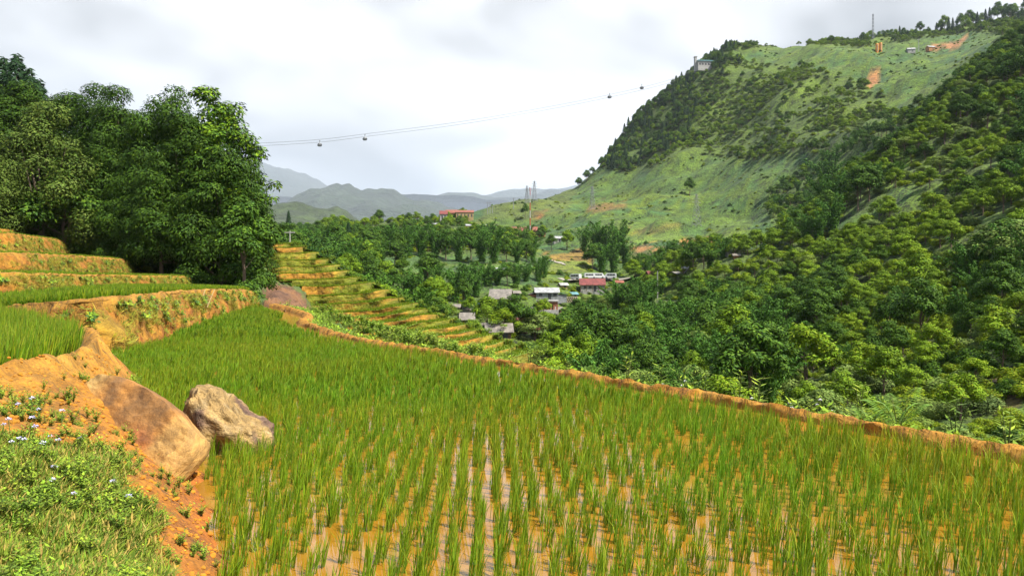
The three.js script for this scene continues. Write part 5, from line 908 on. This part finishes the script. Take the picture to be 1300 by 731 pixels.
// ---------------------------------------------------------------- vans on the village road
{
  const road = [[715, 357], [740, 358], [765, 357], [795, 356], [838, 352], [868, 349]].map(([u, v]) => groundAt(u, v, 150)), line = through(road, 60);
  const g = sheet(60, 2, (r, c) => { const a = line[Math.max(r - 1, 0)], b = line[Math.min(r + 1, 60)], t = V(b.x - a.x, 0, b.z - a.z).normalize(), p = line[r].clone().add(V(-t.z * (c - 1) * 2.4, 0, t.x * (c - 1) * 2.4)); p.y = Math.max(groundY(line[r].x, -line[r].z), groundY(p.x, -p.z)) + 0.25; return { p, c: [1, 1, 1] }; });
  tag(mesh('village_road', g, paint(0.32, 0.29, 0.23)), 'pale concrete road through the village', 'road', null, 'structure');
  const path = through([[684, 326], [700, 331], [712, 335], [722, 337]].map(([u, v]) => groundAt(u, v, 200)), 40);
  tag(mesh('field_path', sheet(40, 1, (r, c) => { const p = path[r].clone().add(V(0, 0, (c - 0.5) * 3)); p.y = groundY(p.x, -p.z) + 0.3; return { p, c: [1, 1, 1] }; }), paint(0.40, 0.36, 0.28)), 'pale footpath curving through the valley fields', 'path', null, 'structure');
  const white = new THREE.MeshPhysicalMaterial({ color: new THREE.Color(0.5, 0.51, 0.52), roughness: 0.3, clearcoat: 0.6 }), glass = std({ color: new THREE.Color(0.03, 0.035, 0.04), roughness: 0.08 }), tyre = std({ color: new THREE.Color(0.02, 0.02, 0.02) });
  const body = () => { const s = new THREE.Shape([[-2.3, 0.35], [2.3, 0.35], [2.35, 0.95], [2.1, 1.15], [1.35, 2.0], [-2.2, 2.05], [-2.35, 1.2]].map(([x, y]) => new THREE.Vector2(x, y))); const q = new THREE.ExtrudeGeometry(s, { depth: 1.6, bevelEnabled: true, bevelSize: 0.08, bevelThickness: 0.08, bevelSegments: 2 }); q.translate(0, 0, -0.8); return q; };
  const bodyG = body(), wheelG = new THREE.CylinderGeometry(0.34, 0.34, 0.24, 16); wheelG.rotateX(Math.PI / 2);
  for (const [u, v, turn, label] of [[730, 357, 2.5, 'white van parked at the near end of the village road'], [749, 355.5, 0.15, 'white van parked behind the red-roofed house, beside the other van'], [760, 355, 0.2, 'second white van parked behind the red-roofed house'], [775, 356, 2.9, 'white van half hidden by shrubs past the red-roofed house']]) {
    const p = groundAt(u, v, 150); p.y += 0.4; const t = group('white_van', p, turn); mesh('body', bodyG, white, t);
    for (const z of [0.885, -0.885]) { for (const [a, b] of [[-1.9, -0.9], [-0.8, 0.2], [0.3, 1.15]]) solid('side_window', glass, t, a, b, 1.2, 1.8, z - 0.02, z + 0.02); for (const x of [-1.45, 1.45]) { const w = mesh('wheel', wheelG, tyre, t); w.position.set(x, 0.34, z * 0.92); } }
    const ws = solid('windscreen', glass, t, -0.5, 0.5, -0.02, 0.02, -0.72, 0.72); ws.position.set(1.78, 1.6, 0); ws.rotation.z = -0.85;
    for (const z of [-0.6, 0.6]) solid('headlight', B.pale, t, 2.4, 2.46, 0.7, 0.88, z - 0.15, z + 0.15);
    tag(t, label, 'van');
  }
}
// ---------------------------------------------------------------- pylons, masts, poles, cable car
function lattice(t, h, w0, w1, name, m, thick) {
  for (const [sx, sz] of [[-1, -1], [1, -1], [1, 1], [-1, 1]]) { const s = new Shape(); s.tube([V(sx * w0, -1, sz * w0), V(sx * mix(w0, w1, 0.6), h * 0.6, sz * mix(w0, w1, 0.6)), V(sx * w1, h, sz * w1)], () => thick, 4, [1, 1, 1]); mesh('leg', s.geometry(), m, t); }
  const s = new Shape(), n = 7;
  for (let k = 0; k < n; k++) { const a = k / n, b = (k + 1) / n, wa = mix(w0, w1, Math.min(1, a)), wb = mix(w0, w1, b); for (const [p, q] of [[[-1, 1], [1, 1]], [[1, 1], [1, -1]], [[1, -1], [-1, -1]], [[-1, -1], [-1, 1]]]) { s.tube([V(p[0] * wa, h * a, p[1] * wa), V(q[0] * wb, h * b, q[1] * wb)], () => thick * 0.7, 4, [1, 1, 1]); s.tube([V(q[0] * wa, h * a, q[1] * wa), V(p[0] * wb, h * b, p[1] * wb)], () => thick * 0.7, 4, [1, 1, 1]); } }
  mesh('bracing', s.geometry(), m, t);
}
for (const [u, v, top, label] of [[884.5, 287, 246, 'grey steel pylon standing in the middle of the big field slope'], [752, 268, 238, 'thin grey pylon beside the brown field strip'], [669, 258, 236, 'shorter grey pylon on the skyline beside the striped mast'], [678.5, 257, 231, 'taller grey pylon on the skyline beside the striped mast']]) {
  const p = groundAt(u, v, 200), k = -p.z / F, h = (v - top) * k, t = group('steel_pylon', p, 0.4), thick = Math.min(0.2, 0.16 * k); lattice(t, h, h * 0.11, h * 0.015, 'leg', B.steel, thick);
  for (const [y, w] of [[0.72, 0.17], [0.84, 0.14], [0.94, 0.10]]) { const s = new Shape(); for (const e of [-1, 1]) { s.tube([V(0, h * y, 0), V(e * h * w, h * (y + 0.01), 0)], () => thick * 0.8, 4, [1, 1, 1]); s.tube([V(0, h * (y + 0.05), 0), V(e * h * w, h * (y + 0.01), 0)], () => thick * 0.6, 4, [1, 1, 1]); } mesh('cross_arm', s.geometry(), B.steel, t); }
  tag(t, label, 'pylon');
}
{
  const p = groundAt(673, 306, 200), k = -p.z / F, h = 68 * k, t = group('striped_mast', p), red = paint(0.50, 0.05, 0.03), wh = paint(0.5, 0.5, 0.49);
  for (let i = 0; i < 7; i++) { const s = new Shape(); s.tube([V(0, h * i / 7, 0), V(0, h * (i + 1) / 7, 0)], () => 0.72 * k * (1 - i * 0.06), 6, [1, 1, 1]); mesh('mast_section', s.geometry(), i % 2 ? wh : red, t); }
  for (const a of [0, 2.1, 4.2]) solid('antenna_panel', wh, t, Math.cos(a) * 1.1 - 0.2, Math.cos(a) * 1.1 + 0.2, h * 0.93, h * 1.0, Math.sin(a) * 1.1 - 0.2, Math.sin(a) * 1.1 + 0.2);
  tag(t, 'tall red and white striped mast behind the long red-roofed building', 'mast');
}
{
  const pole = (name, label, u, v, top, d, rad, m) => { const p = d ? at(u, v, d) : groundAt(u, v, 300), h = (v - top) * -p.z / F, s = new Shape(); s.tube([V(0, -1, 0), V(0, h * 0.5, 0), V(0, h, 0)], (q) => rad * (1.1 - 0.3 * q), 7, [1, 1, 1]); const t = group(name, p); mesh('pole', s.geometry(), m, t); solid('crossbar', m, t, -rad * 6, rad * 6, h * 0.93, h * 0.93 + rad, -rad * 0.7, rad * 0.7); return tag(t, label, 'pole'); };
  pole('utility_pole', 'grey concrete pole at the top of the terraced slope', 367.5, 330, 293, 118, 0.13, B.concrete);
  for (const [u, v, top] of [[619, 272, 257], [622, 271, 257], [625, 271, 262]]) pole('utility_pole', 'thin pole in the group on the grassy skyline', u, v, top, 0, 0.28, B.grey).userData.group = 'poles on the grassy skyline';
  pole('utility_pole', 'single thin pole on the grassy rise below the pylons', 652, 266, 252, 0, 0.28, B.grey);
  pole('utility_pole', 'white pole on the mountain top meadow', 1167, 66, 50, 0, 0.3, B.pale);
  const p = groundAt(1109, 50, 900), t = group('radio_mast', p, 0.3), h = 32 * -p.z / F; lattice(t, h, 1.1, 0.5, 'leg', B.steel, 0.22); tag(t, 'slender steel lattice mast on the mountain top', 'mast');
}
{
  const m = std({ color: new THREE.Color(0.07, 0.075, 0.08), roughness: 0.6 }), cabinM = std({ color: new THREE.Color(0.05, 0.055, 0.06), roughness: 0.3 });
  const cable = (dv, label) => { const pts = [[180, 182, 700], [300, 182.5, 760], [405, 177, 800], [463, 170, 820], [600, 152, 880], [774, 120, 950], [860, 98, 1000], [892, 82, 1025]].map(([u, v, d]) => at(u, v + dv, d)), s = new Shape(); s.tube(through(pts, 120), () => 0.16, 5, [1, 1, 1]); tag(mesh('ropeway_cable', s.geometry(), m), label, 'cable'); };
  cable(0, 'upper rope of the cable car crossing the pale sky'); cable(3.4, 'lower rope of the cable car crossing the pale sky');
  const g = (() => { const s = new THREE.Shape(); for (let k = 0; k < 20; k++) { const a = k / 20 * 6.283, e = (w) => Math.sign(w) * Math.pow(Math.abs(w), 0.55); s[k ? 'lineTo' : 'moveTo'](e(Math.cos(a)) * 1.9, e(Math.sin(a)) * 1.35); } const q = new THREE.ExtrudeGeometry(s, { depth: 2.2, bevelEnabled: true, bevelSize: 0.25, bevelThickness: 0.4, bevelSegments: 3 }); q.translate(0, -4.4, -1.1); return q; })();
  for (const [u, v, d, label] of [[405.5, 178.5, 800, 'dark cable-car cabin next to the cabin over the hazy mountain'], [463, 171, 820, 'dark cable-car cabin above the hazy mountain with rounded tops'], [774, 118.5, 950, 'dark cable-car cabin well out from the mountain edge'], [815, 107, 975, 'dark cable-car cabin closest to the mountain station']]) { const t = group('cable_cabin', at(u, v, d), 0.5); mesh('cabin', g, cabinM, t); solid('hanger', m, t, -0.18, 0.18, -2.9, 0.1, -0.18, 0.18); solid('grip', m, t, -0.6, 0.6, -0.1, 0.35, -0.3, 0.3); for (const z of [-1.55, 1.55]) solid('window_band', B.steel, t, -1.3, 1.3, -4.2, -3.7, z - 0.03, z + 0.03); tag(t, label, 'cable car'); }
}
renderer.render(scene, camera);
